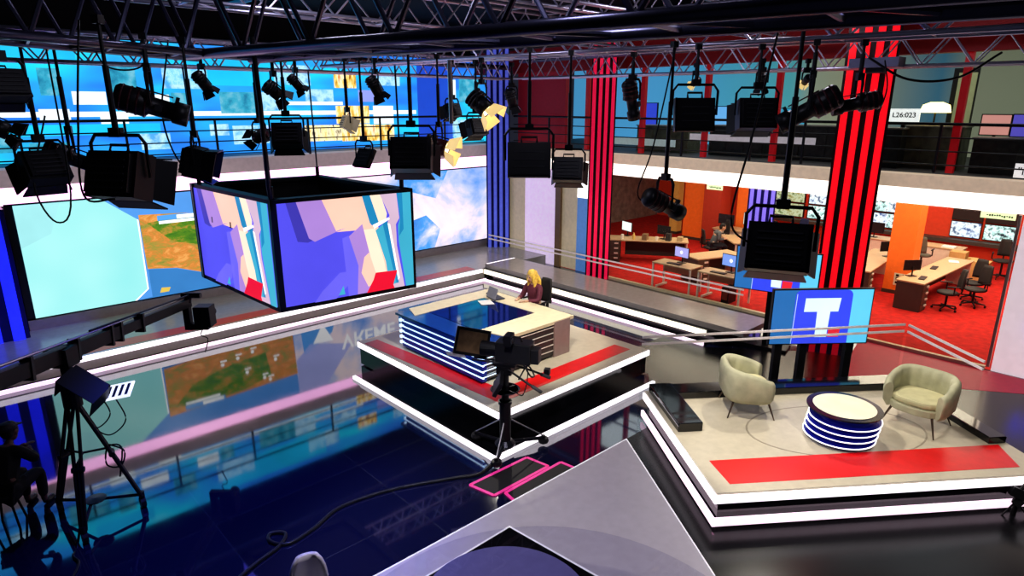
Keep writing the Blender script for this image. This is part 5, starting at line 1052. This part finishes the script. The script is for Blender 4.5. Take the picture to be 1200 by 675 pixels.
tag(MB().box((16.0, 8.2, 4.18), (.04, 3.4, .16)).build('shelf_edge', mat('pale_lilac_strip', (.70, .62, .68), .4, emit=.35)), 'long pale lilac shelf edge across the upper office', 'shelf')
tag(MB().box((15.9, 11.6, 3.98), (.04, 2.6, .2)).build('shelf_edge', mat('pale_teal_strip', (.5, .6, .6), .4, emit=.35)), 'pale shelf edge in the upper office beside the crimson column', 'shelf')
pp = thing('printed_panel', 'white panel with black block print at the right end of the balcony', 'panel', (15.25, 2.1, 3.67)); MB().box((15.2, 2.2, 3.84), (.02, .5, .26)).build('sheet', mat('sheet_white', (.9, .9, .9), .5, emit=.5), pp)
q = MB(); random.seed(5)
for k in range(12): q.box((15.187, 2.0+.035*k, 3.84+random.uniform(-.08, .08)), (.006, .018, random.uniform(.03, .09)))
q.build('print', BLACK, pp)
dr = thing('office_door_frame', 'black framed pale door in the upper office left of the last red mullion', 'door', (18.5, 4.3, UZ)); MB().box((18.5, 4.25, 4.75), (.08, .5, 2.2)).build('frame', BLACK, dr); MB().box((18.44, 4.2, 4.72), (.06, .36, 2.05)).build('leaf', mat('olive_door', (.34, .36, .2), .5, emit=.2), dr)

# ------------------------------------------------------------------ light
def area(name, loc, target, sx, sy, p, col=(1, 1, 1)):
    l = bpy.data.lights.new(name, 'AREA'); l.shape = 'RECTANGLE'; l.size = sx; l.size_y = sy; l.energy = p; l.color = col
    o = bpy.data.objects.new(name, l); C.objects.link(o); o.location = loc; o.rotation_euler = (Vector(target)-Vector(loc)).to_track_quat('-Z', 'Y').to_euler(); return o
def spot(name, loc, target, p, ang=50, col=(1, .93, .8), r=.06, blend=.4):
    l = bpy.data.lights.new(name, 'SPOT'); l.energy = p; l.spot_size = math.radians(ang); l.spot_blend = blend; l.color = col; l.shadow_soft_size = r
    o = bpy.data.objects.new(name, l); C.objects.link(o); o.location = loc; o.rotation_euler = (Vector(target)-Vector(loc)).to_track_quat('-Z', 'Y').to_euler(); return o
def point(name, loc, p, col, r=.2):
    l = bpy.data.lights.new(name, 'POINT'); l.energy = p; l.color = col; l.shadow_soft_size = r; o = bpy.data.objects.new(name, l); C.objects.link(o); o.location = loc
spot('key_desk', (5.9, 5.9, 5.2), (7.9, 8.8, .9), 620, 48)
spot('fill_desk', (9.8, 6.0, 5.2), (8.0, 8.6, .9), 450, 50)
spot('back_desk', (10.5, 11.5, 5.3), (8.2, 8.8, .9), 380, 46)
spot('key_guest', (6.6, 4.5, 4.9), (8.9, 2.7, .5), 560, 62)
spot('fill_guest', (10.9, 4.4, 5.2), (8.8, 2.5, .5), 420, 60)
spot('front_guest', (6.9, .4, 5.0), (9.0, 2.6, .5), 300, 60)
spot('stage_a', (5.0, 12.0, 5.4), (5, 15.2, .3), 350, 80); spot('stage_b', (10.5, 12.2, 5.4), (11, 15, .3), 350, 80)
spot('walk', (10.2, 9.0, 5.4), (12.8, 9.5, .4), 450, 80)
spot('slab', (3.0, 4.0, 5.4), (4.6, 3.8, .3), 560, 80, (.96, .92, 1))
area('newsroom_a', (18.5, 9.5, 3.38), (18.5, 9.5, 0), 4, 6, 240, (1, .86, .66)); area('newsroom_b', (19.5, 4, 3.38), (19.5, 4, 0), 5, 3.5, 240, (1, .86, .66)); area('newsroom_c', (23.5, 7, 3.38), (23.5, 7, 0), 2, 9, 160, (1, .9, .75))
area('upper', (17.5, 7.5, 6.6), (17.5, 7.5, 3.7), 3, 12, 110, (.9, .95, 1))
spot('blue_stage', (1.5, 13.2, 5.3), (.6, 15.2, .2), 500, 50, (.05, .08, 1)); spot('blue_floor', (3.0, 6.9, 5.3), (2.2, 6.8, 0), 800, 68, (.05, .09, 1), .03, .9)  # blue_floor is an added light without a fixture, tinting the floor blue
point('truss_up_a', (4, 8, 7.1), 80, (.8, .78, 1), .3); point('truss_up_b', (10, 4.5, 7.1), 130, (.9, .85, 1), .3); point('truss_up_c', (3.2, 3.0, 7.0), 80, (.8, .78, 1), .3)  # lights added below the ceiling to give the truss tubes highlights
w = bpy.data.worlds.new('world'); bpy.context.scene.world = w; w.use_nodes = True
w.node_tree.nodes['Background'].inputs[0].default_value = (.30, .32, .5, 1); w.node_tree.nodes['Background'].inputs[1].default_value = .06
sc = bpy.context.scene
sc.view_settings.view_transform = 'Standard'; sc.view_settings.look = 'Medium High Contrast'; sc.view_settings.exposure = .06; sc.view_settings.gamma = 1.
